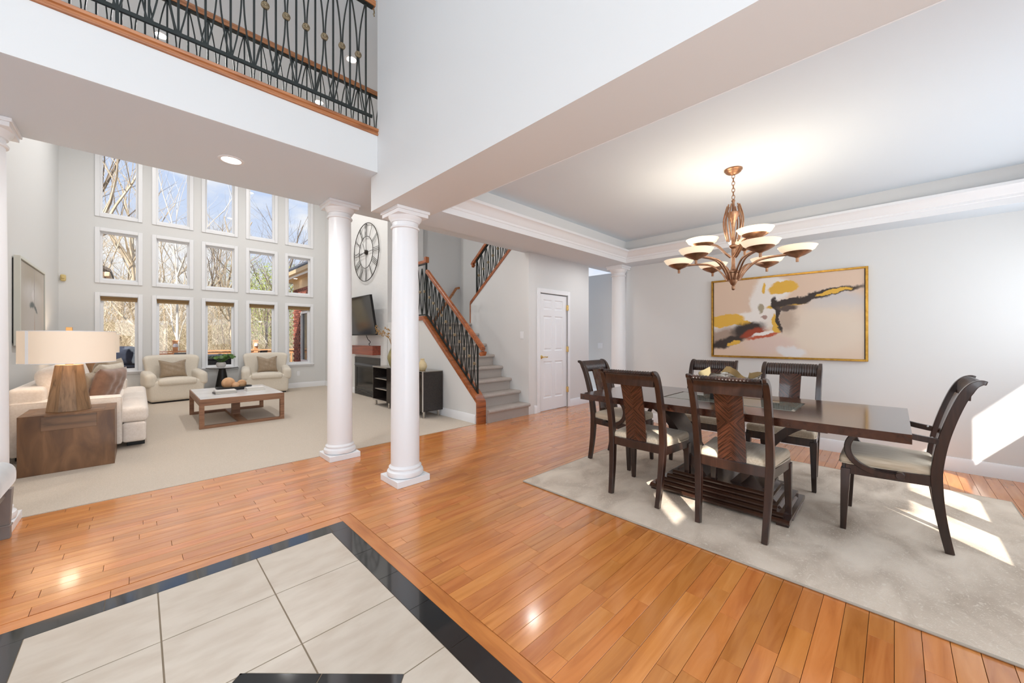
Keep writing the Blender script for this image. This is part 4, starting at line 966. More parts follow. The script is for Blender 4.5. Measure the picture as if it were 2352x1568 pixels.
# drink table and plant
dt = thing('pedestal_table', 'small round black pedestal table between the two armchairs', 'table', (1.275, 10.16, FZ))
ob('top', MB().lathe([(0, .60), (.255, .60), (.278, .607), (.28, .615), (.278, .619), (0, .619)], 48, cap=False), m_black, dt); ob('marble_disc', MB().lathe([(0, .6185), (.262, .6185), (.262, .6205), (0, .6205)], 48, cap=False), m_marble, dt)
ob('cone_base', MB().lathe([(.15, 0), (.152, .006), (.062, .57), (.062, .60)], 40), m_black, dt)
m_pot = mat('grey_ceramic', srgb(186, 182, 180), .4); m_leaf = mat('green_leaf', srgb(58, 92, 36), .4, col2=srgb(98, 134, 62), scale=7); m_soil = mat('soil', (.05, .035, .025), .9)
pp = thing('potted_plant', 'green round leaved plant in a pale grey pot on the pedestal table', 'plant', (1.25, 10.12, FZ+.6205))
ob('pot', MB().lathe([(.0, 0), (.055, 0), (.08, .03), (.09, .065), (.08, .10), (.07, .112), (.064, .112), (.07, .10), (0, .095)], 32, cap=False), m_pot, pp); ob('soil', MB().lathe([(0, .096), (.07, .1), (0, .1)], 20, cap=False), m_soil, pp)
random.seed(3)
for k in range(46):
    a = random.random()*6.283; R_ = random.uniform(.05, .24); h_ = random.uniform(.06, .17)*(1.15-R_*1.6)+.07
    if k % 3 == 0: a = random.uniform(-.5, .6); R_ = random.uniform(.12, .27)
    tip = Vector((R_*cos(a), R_*sin(a)*.8, .10+h_*.8)); m_ = MB().tube([(0, 0, .09), tuple(tip*.55+Vector((0, 0, .06))), tuple(tip)], .0025, 4)
    stem = ob('stem', m_, m_leaf, pp)
    rl = random.uniform(.028, .045); nrm = Vector((cos(a)*.6+random.uniform(-.4, .4), sin(a)*.6-.35, .7)).normalized(); t1 = nrm.cross(Vector((0, 0, 1))).normalized(); t2 = nrm.cross(t1)
    vs = [tuple(tip+nrm*.006)]+[tuple(tip+t1*(rl*cos(2*pi*j/9))+t2*(rl*sin(2*pi*j/9))) for j in range(9)]+[tuple(tip-nrm*.003)]
    fs = [(0, 1+j, 1+(j+1) % 9) for j in range(9)]+[(10, 1+(j+1) % 9, 1+j) for j in range(9)]
    ob('leaf', MB().add(vs, fs), m_leaf, stem, smooth=60, recalc=False)
# coffee table
ct = thing('coffee_table', 'low rectangular coffee table with a white marble top and open wooden base', 'table', (1.095, 7.37, FZ))
wx, wy, H = .51, .715, .41
ob('apron', MB().box(-wx, wx, -wy, -wy+.05, H-.095, H-.006).box(-wx, wx, wy-.05, wy, H-.095, H-.006).box(-wx, -wx+.05, -wy+.05, wy-.05, H-.095, H-.006).box(wx-.05, wx, -wy+.05, wy-.05, H-.095, H-.006), m_tabw, ct, bevel=.002)
ob('marble_top', MB().box(-wx+.012, wx-.012, -wy+.012, wy-.012, H-.02, H), m_marble, ct, bevel=.002)
for sx_ in (-1, 1):
    for sy_ in (-1, 1): ob('leg', MB().box(sx_*wx-(.055 if sx_ > 0 else 0), sx_*wx+(.055 if sx_ < 0 else 0), sy_*wy-(.055 if sy_ > 0 else 0), sy_*wy+(.055 if sy_ < 0 else 0), 0, H-.095), m_tabw, ct, bevel=.002)
for s_ in (-1, 1): ob('floor_rail', MB().box(-wx+.055, wx-.055, min(s_*wy, s_*(wy-.055)), max(s_*wy, s_*(wy-.055)), 0, .04), m_tabw, ct, bevel=.002)
ob('cross_rail', MB().box(-.05, .05, -wy+.055, wy-.055, 0, .04), m_tabw, ct, bevel=.002); ob('center_post', MB().box(-.05, .05, -.06, .06, .04, H-.095), m_tabw, ct, bevel=.002)
CZ = FZ+H
ty = thing('oval_tray', 'black oval wooden tray on the coffee table holding three balls', 'tray', (1.11, 7.62, CZ))
ob('tray', MB().lathe([(0, .001), (.19, .001), (.235, .018), (.25, .048), (.243, .05), (.225, .026), (.185, .012), (0, .012)], 48, cap=False).tf(Matrix.Diagonal((1.0, .62, 1, 1))), m_black, ty)
m_ball = wood('natural_wood_ball', [srgb(176, 128, 88), srgb(208, 162, 120), srgb(220, 180, 140)], 0, 9, .6, 0, 'obj', 3, .02, .06)
for lb, dx, dy, r_ in (('largest wooden ball in the black tray', -.075, .0, .092), ('smallest wooden ball in front in the black tray', .01, -.082, .055), ('mid sized wooden ball at the right in the black tray', .105, .0, .067)):
    o = ob('wooden_ball', MB().sphere((0, 0, 0), r_, 28, 18), m_ball, smooth=80); o.location = (1.11+dx, 7.62+dy, CZ+.0125+r_+abs(dx)*.02); tag(o, lb, 'ball', 'wooden balls')
m_cover = mat('book_cover_white', srgb(226, 222, 218), .5); m_cover2 = mat('book_cover_grey', srgb(120, 116, 114), .5); m_pages = mat('book_pages', srgb(232, 226, 214), .8)
def book(label, x, y, z, w, d_, h, rz, mc, gp):
    t = thing('book', label, 'book', (x, y, z), radians(rz), gp)
    ob('cover', MB().box(-w/2, w/2, -d_/2, d_/2, 0, .003).box(-w/2, w/2, -d_/2, d_/2, h-.003, h).box(-w/2, -w/2+.003, -d_/2, d_/2, 0, h), mc, t)
    ob('pages', MB().box(-w/2+.003, w/2-.005, -d_/2+.005, d_/2-.005, .003, h-.003), m_pages, t)
z0 = CZ+.0005
book('grey book, lower of the left stack on the coffee table', .93, 7.17, z0, .27, .20, .024, 4, m_cover2, 'books on the coffee table'); book('white book, upper of the left stack on the coffee table', .935, 7.175, z0+.0245, .255, .19, .022, 1, m_cover, 'books on the coffee table')
book('white book, lower of the right stack on the coffee table', 1.33, 7.24, z0, .25, .19, .03, 3, m_cover, 'books on the coffee table'); book('white book, upper of the right stack on the coffee table', 1.325, 7.245, z0+.0305, .24, .18, .022, 0, m_cover, 'books on the coffee table')
# left wall painting
dk2 = srgb(96, 104, 104); lp = srgb(206, 202, 198)
lst = [(-.1, .3, .5, .3, 0, srgb(176, 166, 150), .8), (.0, .12, .6, .16, 0, lp, .6), (.1, -.25, .6, .3, 0, srgb(196, 190, 184), .7), (-.05, -.01, .16, .035, 0, dk2, .5), (.18, -.05, .12, .025, -20, dk2, .5), (.02, .12, .1, .06, 10, srgb(222, 218, 216), .5), (.08, .22, .02, .22, 0, srgb(160, 150, 148), .6), (.1, -.3, .014, .2, 0, srgb(176, 140, 112), .5)]
pl = thing('framed_painting', 'muted grey abstract painting in a pale deep frame on the left wall', 'painting', (-1.03, 7.87, 1.683), radians(90))
m_pf = mat('pale_frame', srgb(214, 214, 204), .5)
hw, hh = .815, .52; fr = MB()
for a in ((-hw, -hw+.03, -hh, hh), (hw-.03, hw, -hh, hh), (-hw+.03, hw-.03, -hh, -hh+.03), (-hw+.03, hw-.03, hh-.03, hh)): fr.box(a[0], a[1], -.062, -.012, a[2], a[3])
ob('frame', fr, m_pf, pl, bevel=.002); ob('backing', MB().box(-hw+.03, hw-.03, -.028, -.001, -hh+.03, hh-.03), m_black, pl); ob('canvas', MB().box(-hw+.042, hw-.042, -.05, -.028, -hh+.042, hh-.042), painting_mat('muted_paint', srgb(188, 180, 170), lst, .06), pl)
# clock, tv, fireplace, mantel on the chimney
m_metal = mat('dark_bronze_metal', (.05, .042, .035), .5, .7)
ck = thing('wall_clock', 'large round open metal clock with roman numerals on the chimney', 'clock', (3.5, 7.985, 3.095), radians(-90))
def ring_pts(r_, y, n_=48): return [(r_*cos(2*pi*k/n_), y, r_*sin(2*pi*k/n_)) for k in range(n_)]
ob('outer_ring', MB().tube(ring_pts(.62, -.03), .008, 6, up=(0, 1, 0), closed=True), m_metal, ck); ob('inner_ring', MB().tube(ring_pts(.34, -.03), .0065, 6, up=(0, 1, 0), closed=True), m_metal, ck)
NUM = {1: 'I', 2: 'II', 3: 'III', 4: 'IIII', 5: 'V', 6: 'VI', 7: 'VII', 8: 'VIII', 9: 'IX', 10: 'X', 11: 'XI', 12: 'XII'}
for h_ in range(1, 13):
    a = pi/2-h_*pi/6; s_ = NUM[h_]; wd = {'I': .034, 'V': .06, 'X': .06}; tot = sum(wd[c] for c in s_); x = -tot/2; m_ = MB()
    for c in s_:
        w = wd[c]
        if c == 'I': m_.bar([(x+w/2, 0, .35), (x+w/2, 0, .61)], .008, .005, up=(0, 1, 0))
        elif c == 'V': m_.bar([(x+.008, 0, .61), (x+w/2, 0, .35)], .008, .005, up=(0, 1, 0)).bar([(x+w-.008, 0, .61), (x+w/2, 0, .35)], .008, .005, up=(0, 1, 0))
        else: m_.bar([(x+.008, 0, .61), (x+w-.008, 0, .35)], .008, .005, up=(0, 1, 0)).bar([(x+w-.008, 0, .61), (x+.008, 0, .35)], .008, .005, up=(0, 1, 0))
        x += w
    m_.v = [(p[0]*cos(a-pi/2)-p[2]*sin(a-pi/2), p[1]-.03, p[0]*sin(a-pi/2)+p[2]*cos(a-pi/2)) for p in m_.v]
    ob('numeral', m_, m_metal, ck)
ob('hub', MB().lathe([(0, .0), (.05, .0), (.05, .045), (.02, .05), (.01, .06), (0, .06)], 20, cap=False).tf(Matrix.Rotation(radians(90), 4, 'X')), m_metal, ck)
for a, l_ in ((radians(188), .34), (radians(118), .22)): ob('hand', MB().bar([(-.06*cos(a), -.05, -.06*sin(a)), (l_*cos(a), -.05, l_*sin(a))], .012, .004, up=(0, 1, 0)), m_metal, ck)
ob('spokes', MB().bar([(0, -.028, -.34), (0, -.028, .34)], .008, .006, up=(0, 1, 0)).bar([(-.34, -.028, 0), (.34, -.028, 0)], .008, .006, up=(0, 1, 0)).bar([(0, -.03, .6), (0, 0, .6)], .01, .01), m_metal, ck)
m_screen = mat('tv_screen', (.01, .01, .012), .12, spec=.8); m_plast = mat('black_plastic', (.012, .012, .013), .4)
tv = thing('television', 'black flat television tilted on its bracket above the mantel', 'television', (3.5, 7.86, 1.71), radians(-90))
tm = Matrix.Translation((0, -.225, 0)) @ Matrix.Rotation(radians(9), 4, 'X')
ob('screen', MB().box(-.65, .65, -.005, .0, -.38, .385).tf(tm), m_screen, tv); ob('bezel', MB().box(-.665, .665, -.001, .035, -.405, .40).box(-.665, .665, -.009, 0, -.405, -.38).box(-.665, .665, -.009, 0, .385, .40).box(-.665, -.65, -.009, 0, -.405, .40).box(.65, .665, -.009, 0, -.405, .40).tf(tm), m_plast, tv)
ob('wall_mount', MB().box(-.1, .1, -.03, -.001, -.15, .15).box(-.06, .06, -.19, -.03, -.05, .05), m_plast, tv)
ob('cable', MB().tube(smooth_pts([(.15, -.14, -.40), (.13, -.10, -.48), (.17, -.06, -.54), (.14, -.08, -.58), (.16, -.07, -.61)], 4), .007, 6), m_plast, tv)
mn = thing('mantel_shelf', 'reddish wooden mantel shelf above the fireplace', 'mantel', (3.5, 7.98, .905), radians(-90))
m_cherry = wood('cherry_wood', [srgb(104, 38, 18), srgb(140, 56, 28), srgb(154, 66, 36)], 0, 20, .3, .4, None, 12, .02)
ob('box_beam', MB().box(-.63, .63, -.17, -.001, 0, .18), m_cherry, mn, bevel=.003); ob('top_board', MB().box(-.64, .64, -.18, -.001, .18, .19), m_cherry, mn, bevel=.002)
fp = thing('fireplace', 'black framed gas fireplace set into the chimney', 'fireplace', (3.5, 7.975, FZ), radians(-90))
m_fg = mat('dark_fire_glass', (.02, .02, .02), .1, spec=.8); m_gun = mat('gunmetal', (.10, .098, .095), .35, .8)
ob('surround', MB().box(-.62, -.57, -.02, -.001, 0, .835).box(.57, .62, -.02, -.001, 0, .835).box(-.57, .57, -.02, -.001, .79, .835), m_gun, fp, bevel=.003)
ob('hood', MB().prism([(-.02, .70), (-.05, .66), (-.052, .645), (-.02, .66)], 'x', -.56, .56), m_gun, fp); ob('glass_door', MB().box(-.52, .52, -.012, -.001, .17, .62), m_fg, fp); ob('door_frame', frame_mb(.56, .13, .65, .045, -.022, -.001), m_gun, fp, bevel=.003)
ob('header', MB().box(-.57, .57, -.014, -.001, .67, .79), m_gun, fp)
for k in range(4): ob('louver', MB().box(-.56, .56, -.03, -.003, .01+.03*k, .03+.03*k), m_gun, fp, bevel=.003)
# media console
m_esp = wood('espresso_panel', [srgb(34, 28, 26), srgb(46, 39, 36), srgb(54, 46, 42)], 1, 40, .35, .1, None, 20, .01); m_gloss = mat('gloss_espresso', srgb(50, 40, 36), .12, col2=srgb(36, 30, 28), scale=30, stretch=(1, .05, 1)); m_silver = mat('silver_edge', (.62, .6, .57), .3, .9); m_ctop = mat('grey_console_top', srgb(128, 122, 114), .2)
mc = thing('media_console', 'dark espresso media console on metal legs with open shelves at one end', 'cabinet', (3.13, 5.12, FZ))
D, Ln, z0, z1 = .355, 1.78, .10, .715
ob('end_panel', MB().box(0, D, 0, .02, z0, z1), m_esp, mc, bevel=.002); ob('end_panel', MB().box(0, D, Ln-.02, Ln, z0, z1), m_esp, mc); ob('top', MB().box(0, D, 0, Ln, z1, z1+.012), m_ctop, mc, bevel=.002)
ob('bottom', MB().box(0, D, .02, Ln-.02, z0, z0+.02), m_esp, mc); ob('back', MB().box(D-.015, D, .02, Ln-.02, z0+.02, z1), m_black, mc); ob('divider', MB().box(.005, D-.015, 1.20, 1.22, z0+.02, z1), m_black, mc)
for z in (.30, .49): ob('shelf', MB().box(.03, D-.02, 1.225, Ln-.022, z, z+.016), m_silver, mc)
for k in range(3): ob('drawer', MB().box(-.018, .0, .03+k*.39, .41+k*.39, z0+.005, z1-.01), m_gloss, mc, bevel=.002)
ob('edge_trim', MB().box(-.004, .006, 1.22, Ln, z1-.012, z1+.012).box(-.004, .006, 1.22, Ln, z0, z0+.022).box(-.02, 0, 0, .012, z0, z1+.012), m_silver, mc)
for x in (.04, D-.05):
    for y in (.05, 1.2, Ln-.06): ob('leg', MB().lathe([(.017, 0), (.02, .004), (.02, .1)], 16, (x, y, 0)), m_silver, mc)
CT = FZ+z1+.012
m_gv = mat('olive_glaze', srgb(128, 122, 76), .3, col2=srgb(160, 148, 104), scale=9); m_cv = mat('cream_ceramic', srgb(226, 208, 166), .5, col2=srgb(214, 192, 148), scale=10); m_dry = mat('dried_stem', srgb(178, 140, 88), .8)
v1 = thing('vase', 'olive green bottle vase with dried flowers, half behind the nearer column', 'vase', (3.25, 6.33, CT))
ob('body', MB().lathe([(0, 0), (.05, 0), (.075, .06), (.10, .15), (.098, .2), (.07, .28), (.042, .34), (.036, .38), (.044, .39), (.034, .385), (0, .36)], 32, cap=False), m_gv, v1)
random.seed(5)
for k in range(16):
    a = random.random()*6.28; R_ = random.uniform(.05, .22); h_ = random.uniform(.15, .36)
    if k < 5: a = radians(130+k*14); R_ = .2+.03*k; h_ = .22+.03*k
    tip = (R_*cos(a), R_*sin(a), .38+h_); s_ = ob('dried_stem', MB().tube([(0, 0, .3), (R_*.3*cos(a), R_*.3*sin(a), .38+h_*.55), tip], .0025, 4), m_dry, v1)
    fl = MB()
    for q in range(5): fl.sphere((tip[0]+random.uniform(-.02, .02), tip[1]+random.uniform(-.02, .02), tip[2]+random.uniform(-.05, .015)), random.uniform(.008, .014), 6, 4)
    ob('flower', fl, m_dry, s_)
v2 = thing('vase', 'small cream pear shaped vase on the console beside the nearer column', 'vase', (3.24, 5.33, CT))
ob('body', MB().lathe([(0, .004), (.04, .004), (.05, .01), (.07, .05), (.075, .075), (.06, .12), (.035, .155), (.03, .18), (.036, .19), (.026, .185), (0, .17)], 32, cap=False), m_cv, v2); ob('foot', MB().lathe([(.044, 0), (.046, .006), (.04, .009)], 24), m_dry, v2)
# upholstered bench cut by the left edge
m_vel = mat('silver_velvet', srgb(176, 178, 178), .5, col2=srgb(146, 150, 152), scale=7, stretch=(1, 1, .25), sheen=.8, bump=.1, lo=.3, hi=.7); m_grw = mat('silver_grey_wood', srgb(136, 128, 124), .4)
bn = thing('bench', 'silver velvet bench with grey wooden legs cut by the left edge', 'bench', (-1.15, 3.66, 0))
ob('cushion', MB().rbox(-.6, .605, -.27, .27, .31, .49, .075, 5, puff(.012)), m_vel, bn, smooth=60); ob('apron', MB().box(-.56, .56, -.23, .24, .26, .33), m_grw, bn)
for sx_ in (-1, 1):
    for sy_ in (-1, 1):
        x, y = sx_*.555, sy_*.245; l_ = MB()
        for r0, r1, za, zb in ((.022, .022, 0, .075), (.027, .027, .075, .085), (.02, .03, .085, .31)):
            l_.add([(x-r0, y-r0, za), (x+r0, y-r0, za), (x+r0, y+r0, za), (x-r0, y+r0, za), (x-r1, y-r1, zb), (x+r1, y-r1, zb), (x+r1, y+r1, zb), (x-r1, y+r1, zb)], [(0, 3, 2, 1), (4, 5, 6, 7), (0, 1, 5, 4), (1, 2, 6, 5), (2, 3, 7, 6), (3, 0, 4, 7)])
        ob('leg', l_, m_grw, bn, bevel=.002)
# ------------------------------------------------------------------ outside the living room windows
m_ground = mat('leaf_litter', srgb(176, 158, 124), .95, col2=srgb(138, 132, 84), scale=.9, detail=8, bump=.4)
gd_ = MB(); nx, ny = 24, 20; vs = []; fs = []
for j in range(ny+1):
    for i in range(nx+1):
        x = -30+70*i/nx; y = 11+62*j/ny; h_ = -.9+max(0, y-24)*.085+.25*sin(x*.4)*sin(y*.31)*min(1, max(0, (y-17)/6)); vs.append((x, y, h_))
for j in range(ny):
    for i in range(nx): a = j*(nx+1)+i; fs.append((a, a+1, a+nx+2, a+nx+1))
gr_o = ob('ground', gd_.add(vs, fs), m_ground, smooth=80, kind='structure')
m_deck = wood('cedar_deck', [srgb(150, 104, 70), srgb(186, 138, 98), srgb(200, 154, 116)], 0, 14, .7, 0, 'obj', 8, .05, .08)
dk_ = thing('deck', 'wooden deck with plank floor outside the living room windows', 'deck', (1.4, 13.1, -.1))
pm = mesh(MB().box(-5.4, 5.4, -.068, .068, -.03, 0), 'deck_plank', 0); pm.materials.append(m_deck)
for k in range(32): ob('deck_plank', pm, None, dk_, (0, -2.3+.142*k, 0))
ob('joist_frame', MB().box(-5.4, 5.4, -2.36, 2.25, -.2, -.035).box(-5.3, -5.1, 2.0, 2.2, -.8, -.2).box(5.1, 5.3, 2.0, 2.2, -.8, -.2), m_deck, dk_)
dr = thing('deck_railing', 'wooden deck railing with post lanterns beyond the windows', 'railing', (1.4, 15.25, -.1))
m_ced = wood('cedar_rail', [srgb(186, 128, 84), srgb(216, 162, 116), srgb(226, 178, 134)], 0, 14, .7, 0, None, 8, .05)
ob('top_rail', MB().box(-5.3, 5.3, -.07, .07, .93, .97), m_ced, dr, bevel=.005); ob('sub_rail', MB().box(-5.3, 5.3, -.02, .02, .82, .91), m_ced, dr); ob('bottom_rail', MB().box(-5.3, 5.3, -.02, .02, .06, .14), m_ced, dr)
bm_ = mesh(MB().box(-.018, .018, -.018, .018, .1, .84), 'picket', 0); bm_.materials.append(m_ced)
for k in range(75): ob('picket', bm_, None, dr, (-5.2+.14*k, 0, 0))
m_lant = mat('lantern_glass', (.75, .78, .8), .2)
for x in (-5.2, -2.95, -.62, 1.42, 3.25, 5.2):
    p_ = ob('post', MB().box(-.06, .06, -.06, .06, 0, 1.26).box(-.075, .075, -.075, .075, 1.26, 1.29), m_ced, dr, (x, 0, 0), bevel=.004)
    ob('lantern', MB().lathe([(0, 0), (.05, 0), (.06, .05), (.04, .1), (0, .1)], 14, (0, -.075, 1.08), cap=False), m_lant, p_)
m_wick = mat('dark_wicker', (.035, .035, .038), .6, col2=(.015, .015, .016), scale=90, stretch=(1, 1, 3), bump=.4)
def patio_chair(label, x, y, rz):
    t = thing('patio_chair', label, 'chair', (x, y, -.1), radians(rz), 'dark patio chairs on the deck')
    ob('seat', MB().box(-.24, .24, -.25, .22, .40, .46), m_wick, t, bevel=.015)
    ob('backrest', MB().box(-.25, .25, -.02, .02, 0, .58).tf(Matrix.Translation((0, .23, .42)) @ Matrix.Rotation(radians(-16), 4, 'X')), m_wick, t, bevel=.012)
    for sx_ in (-1, 1):
        for sy_ in (-1, 1): ob('leg', MB().bar([(sx_*.21, sy_*.20, 0), (sx_*.21, sy_*.2, .41)], .03, .03, up=(0, 1, 0)), m_wick, t)
        ob('armrest', MB().bar([(sx_*.255, -.23, 0), (sx_*.255, -.23, .62), (sx_*.255, .28, .64)], .04, .03, up=(1, 0, 0)), m_wick, t)
patio_chair('dark wicker patio chair seen sideways above the left armchair', .52, 13.1, 118); patio_chair('dark wicker patio chair facing away above the left armchair', .98, 13.25, 165); patio_chair('dark wicker patio chair leaning right, seen through the fourth window', 2.36, 13.6, -120)
m_cov = mat('navy_grill_cover', srgb(52, 60, 78), .8, col2=srgb(40, 46, 62), scale=5, bump=.3)
gl_ = thing('covered_grill', 'covered barbecue grill under a navy cover outside the first window', 'grill', (-.34, 12.0, -.1))
ob('hood_cover', MB().rbox(-.38, .36, -.28, .28, .74, 1.17, .16, 5), m_cov, gl_, smooth=60); ob('shelf_cover', MB().box(-.62, .56, -.30, .3, .70, .76), m_cov, gl_, bevel=.02); ob('cart', MB().box(-.50, .44, -.25, .25, .06, .70), m_black, gl_, bevel=.01)
for x in (-.42, .38):
    for y in (-.2, .2): ob('caster', MB().lathe([(.03, 0), (.03, .06)], 12, (x, y, 0)), m_black, gl_)
ht = thing('hot_tub', 'dark covered hot tub on the deck outside the middle window', 'hot tub', (1.62, 12.4, -.1))
ob('shell', MB().rbox(-.62, .62, -.5, .5, 0, .82, .05, 3), mat('charcoal_panel', (.03, .03, .035), .6), ht, smooth=50); ob('cover', MB().rbox(-.66, .66, -.54, .54, .82, .92, .03, 3), mat('grey_vinyl', (.12, .13, .15), .5), ht, smooth=50)
for k in range(6): ob('skirt_slat', MB().box(-.58+.2*k, -.42+.2*k, -.515, -.5, .05, .78), m_black, ht)
bt = thing('blue_tub', 'small light blue tub low beside the brick wall', 'tub', (3.35, 13.6, -.1)); m_blue = mat('light_blue_plastic', srgb(90, 160, 214), .4)
ob('tub', MB().lathe([(0, 0), (.14, 0), (.18, .34), (.165, .34), (.13, .02), (0, .02)], 24, cap=False), m_blue, bt); ob('rim', MB().tube([(.18*cos(k*pi/10), .18*sin(k*pi/10), .34) for k in range(20)], .01, 6, closed=True), m_blue, bt); ob('stand', MB().box(-.12, .12, -.12, .12, -.0, .002), m_blue, bt)
# brick wing of the house seen through the right-hand windows
wg = thing('brick_wing', 'red brick wing of the house with dark window and shingled roof, right of the deck', 'building', (3.75, 13.0, -.1))
m_brk = mat('red_brick', srgb(150, 84, 68), .85, col2=srgb(112, 56, 46), scale=3, bump=.3, bscale=60); m_mort = mat('mortar', srgb(176, 164, 150), .9)
ob('wall', MB().box(.02, 3.0, -2.2, -.10, 0, 3.27).box(.02, 3.0, .60, 1.42, 0, 3.27).box(.02, 3.0, -.10, .60, 0, .60).box(.02, 3.0, -.10, .60, 2.2, 3.27), m_mort, wg)
bks = [mesh(MB().box(0, .0215, -.102, .102, -.031, .031), 'brick', 0) for _ in range(3)]
for i_, q in enumerate(bks): q.materials.append([m_brk, mat('brick_dark', srgb(124, 64, 52), .85, col2=srgb(98, 48, 40), scale=5), mat('brick_light', srgb(168, 98, 80), .85, col2=srgb(140, 80, 66), scale=5)][i_])
random.seed(9); nbk = 0; rest = MB(); row = 0; z = .6
while z < 2.98:
    y = -1.0+(row % 2)*.107
    while y < 1.36:
        if not (-.22 < y < .70 and .58 < z < 2.22):
            if nbk < 300: ob('brick', random.choice(bks), None, wg, (0, y, z)); nbk += 1
            else: rest.box(0, .0215, y-.102, y+.102, z-.031, z+.031)
        y += .214
    z += .073; row += 1
if rest.v: ob('far_bricks', rest, m_brk, wg, kind='stuff', smooth=0)
wn_ = ob('window', frame_mb(.35, .60, 2.2, .06, -.03, .02).tf(Matrix.Translation((.03, .25, 0)) @ Matrix.Rotation(radians(-90), 4, 'Z')), m_white, wg); ob('glass', MB().box(.05, .06, -.07, .57, .64, 2.16), m_fg, wn_)
m_cream = mat('cream_soffit', srgb(220, 196, 160), .6); m_shingle = mat('slate_shingle', srgb(78, 82, 94), .7, col2=srgb(52, 55, 64), scale=10, stretch=(1, 1, 1), bump=.3)
ob('frieze', MB().box(-.0, .02, -2.2, 1.44, 2.98, 3.27), m_cream, wg); ob('soffit', MB().box(-.30, 3.0, -2.3, 1.75, 3.27, 3.30), m_cream, wg); ob('fascia', MB().box(-.32, -.30, -2.3, 1.77, 3.23, 3.41).box(-.32, 3.0, 1.75, 1.77, 3.23, 3.41), m_white, wg)
ob('gutter', MB().prism([(-.32, 3.29), (-.40, 3.31), (-.42, 3.41), (-.32, 3.41)], 'y', -2.3, 1.77), m_cream, wg)
ob('roof', MB().add([(-.41, -2.3, 3.39), (-.41, 1.82, 3.39), (3.0, -2.3, 5.5), (3.0, .4, 5.5), (-.41, -2.3, 3.45), (-.41, 1.82, 3.45), (3.0, -2.3, 5.56), (3.0, .4, 5.56), (3.0, 1.82, 3.45), (3.0, 1.82, 3.39)], [(0, 1, 3, 2), (4, 6, 7, 5), (0, 4, 5, 1), (5, 7, 8), (0, 2, 6, 4), (2, 3, 7, 6), (1, 5, 8, 9), (3, 9, 8, 7), (1, 9, 3)]), m_shingle, wg, smooth=0)
ob('hip_ridge', MB().tube([(-.41, 1.82, 3.47), (3.0, .4, 5.58)], .06, 8), m_shingle, wg); ob('soffit_light', MB().lathe([(0, 3.267), (.05, 3.267), (.05, 3.27), (0, 3.27)], 16, (-.15, .6, 0), cap=False), m_lamp, wg)
pr_ = thing('porch_roof', 'brown porch roof corner with gutter seen through the first middle window', 'roof', (-2.2, 12.6, 2.55))
ob('soffit_boards', MB().box(-2, 1.62, -.4, .9, 0, .05), m_cream, pr_); ob('fascia', MB().box(1.62, 1.66, -.4, .94, -.04, .16).box(-2, 1.66, .9, .94, -.04, .16), mat('brown_fascia', srgb(120, 100, 82), .7), pr_)
ob('roof_slope', MB().add([(1.76, -.45, .16), (1.76, 1.0, .16), (-.4, 1.0, 1.5), (-.4, -.45, 1.5), (1.76, -.45, .22), (1.76, 1.0, .22), (-.4, 1.0, 1.56), (-.4, -.45, 1.56)], [(0, 1, 2, 3), (4, 7, 6, 5), (0, 4, 5, 1), (1, 5, 6, 2), (2, 6, 7, 3), (3, 7, 4, 0)]), mat('brown_shingle', srgb(108, 96, 86), .8, col2=srgb(84, 74, 66), scale=12), pr_, smooth=0)
ob('gutter', MB().box(1.66, 1.75, -.45, .98, .05, .16), m_cream, pr_, bevel=.02)
# trees
m_bark = mat('pale_bark', srgb(206, 190, 166), .9, col2=srgb(160, 142, 118), scale=5, stretch=(1, 1, .4), bump=.4); m_barkd = mat('dark_bark', srgb(140, 126, 112), .9, col2=srgb(100, 90, 82), scale=6, bump=.4); m_birch = mat('white_bark', srgb(236, 230, 220), .8, col2=srgb(196, 186, 172), scale=6, stretch=(1, 1, .4))
def tree_mesh(seed, H_, r0, forks, depth, spread, lean=0.0, first=.35, nkids=4):
    rnd = random.Random(seed); m = MB()
    def branch(p, d_, L_, r_, lev):
        n_ = 5 if lev < 2 else 3; pts = [p]; dd = d_.copy(); rs = [1.0]
        for k in range(n_):
            dd = (dd+Vector((rnd.uniform(-1, 1), rnd.uniform(-1, 1), rnd.uniform(-.4, 1)))*(.10 if lev == 0 else .20)).normalized(); pts.append(pts[-1]+dd*(L_/n_)); rs.append(1-.62*(k+1)/n_)
        m.tube(pts, r_, 6 if lev == 0 else 4 if lev < 3 else 3, up=(.31, .2, .9), scale=rs)
        if lev >= depth: return
        nk = nkids+(1 if lev == 1 else 0)+rnd.randint(-1, 1)
        for k in range(nk):
            t_ = rnd.uniform(first if lev == 0 else .25, 1); i = min(int(t_*n_), n_-1); q = pts[i].lerp(pts[i+1], t_*n_-i)
            ax_ = Vector((rnd.uniform(-1, 1), rnd.uniform(-1, 1), rnd.uniform(-.3, .9))).normalized()
            nd_ = (dd*(1-spread)+ax_*spread*1.3+Vector((0, 0, .12))).normalized(); branch(q, nd_, L_*rnd.uniform(.38, .62), r_*(1-.6*t_)*rnd.uniform(.4, .62), lev+1)
        if lev == 0 and forks:
            for k in range(forks): branch(pts[-2], (dd+Vector((rnd.uniform(-.8, .8), rnd.uniform(-.5, .5), .3))).normalized(), L_*.7, r_*.55, 1)
    branch(Vector((0, 0, 0)), Vector((lean, 0, 1)).normalized(), H_, r0, 0); return m
def tree(label, x, y, z, mb_, bark, group=None, rz=0):
    o = ob('bare_tree', mb_, bark, smooth=60, recalc=False) if isinstance(mb_, MB) else ob('bare_tree', mb_, None)
    o.location = (x, y, z); o.rotation_euler = (0, 0, rz); return tag(o, label, 'tree', group)
gz = lambda y: -.95+max(0, y-24)*.085
tree('tall forked pale tree seen through the first top window', -.75, 17.6, gz(17), tree_mesh(4, 6.0, .08, 3, 4, .45), m_bark)
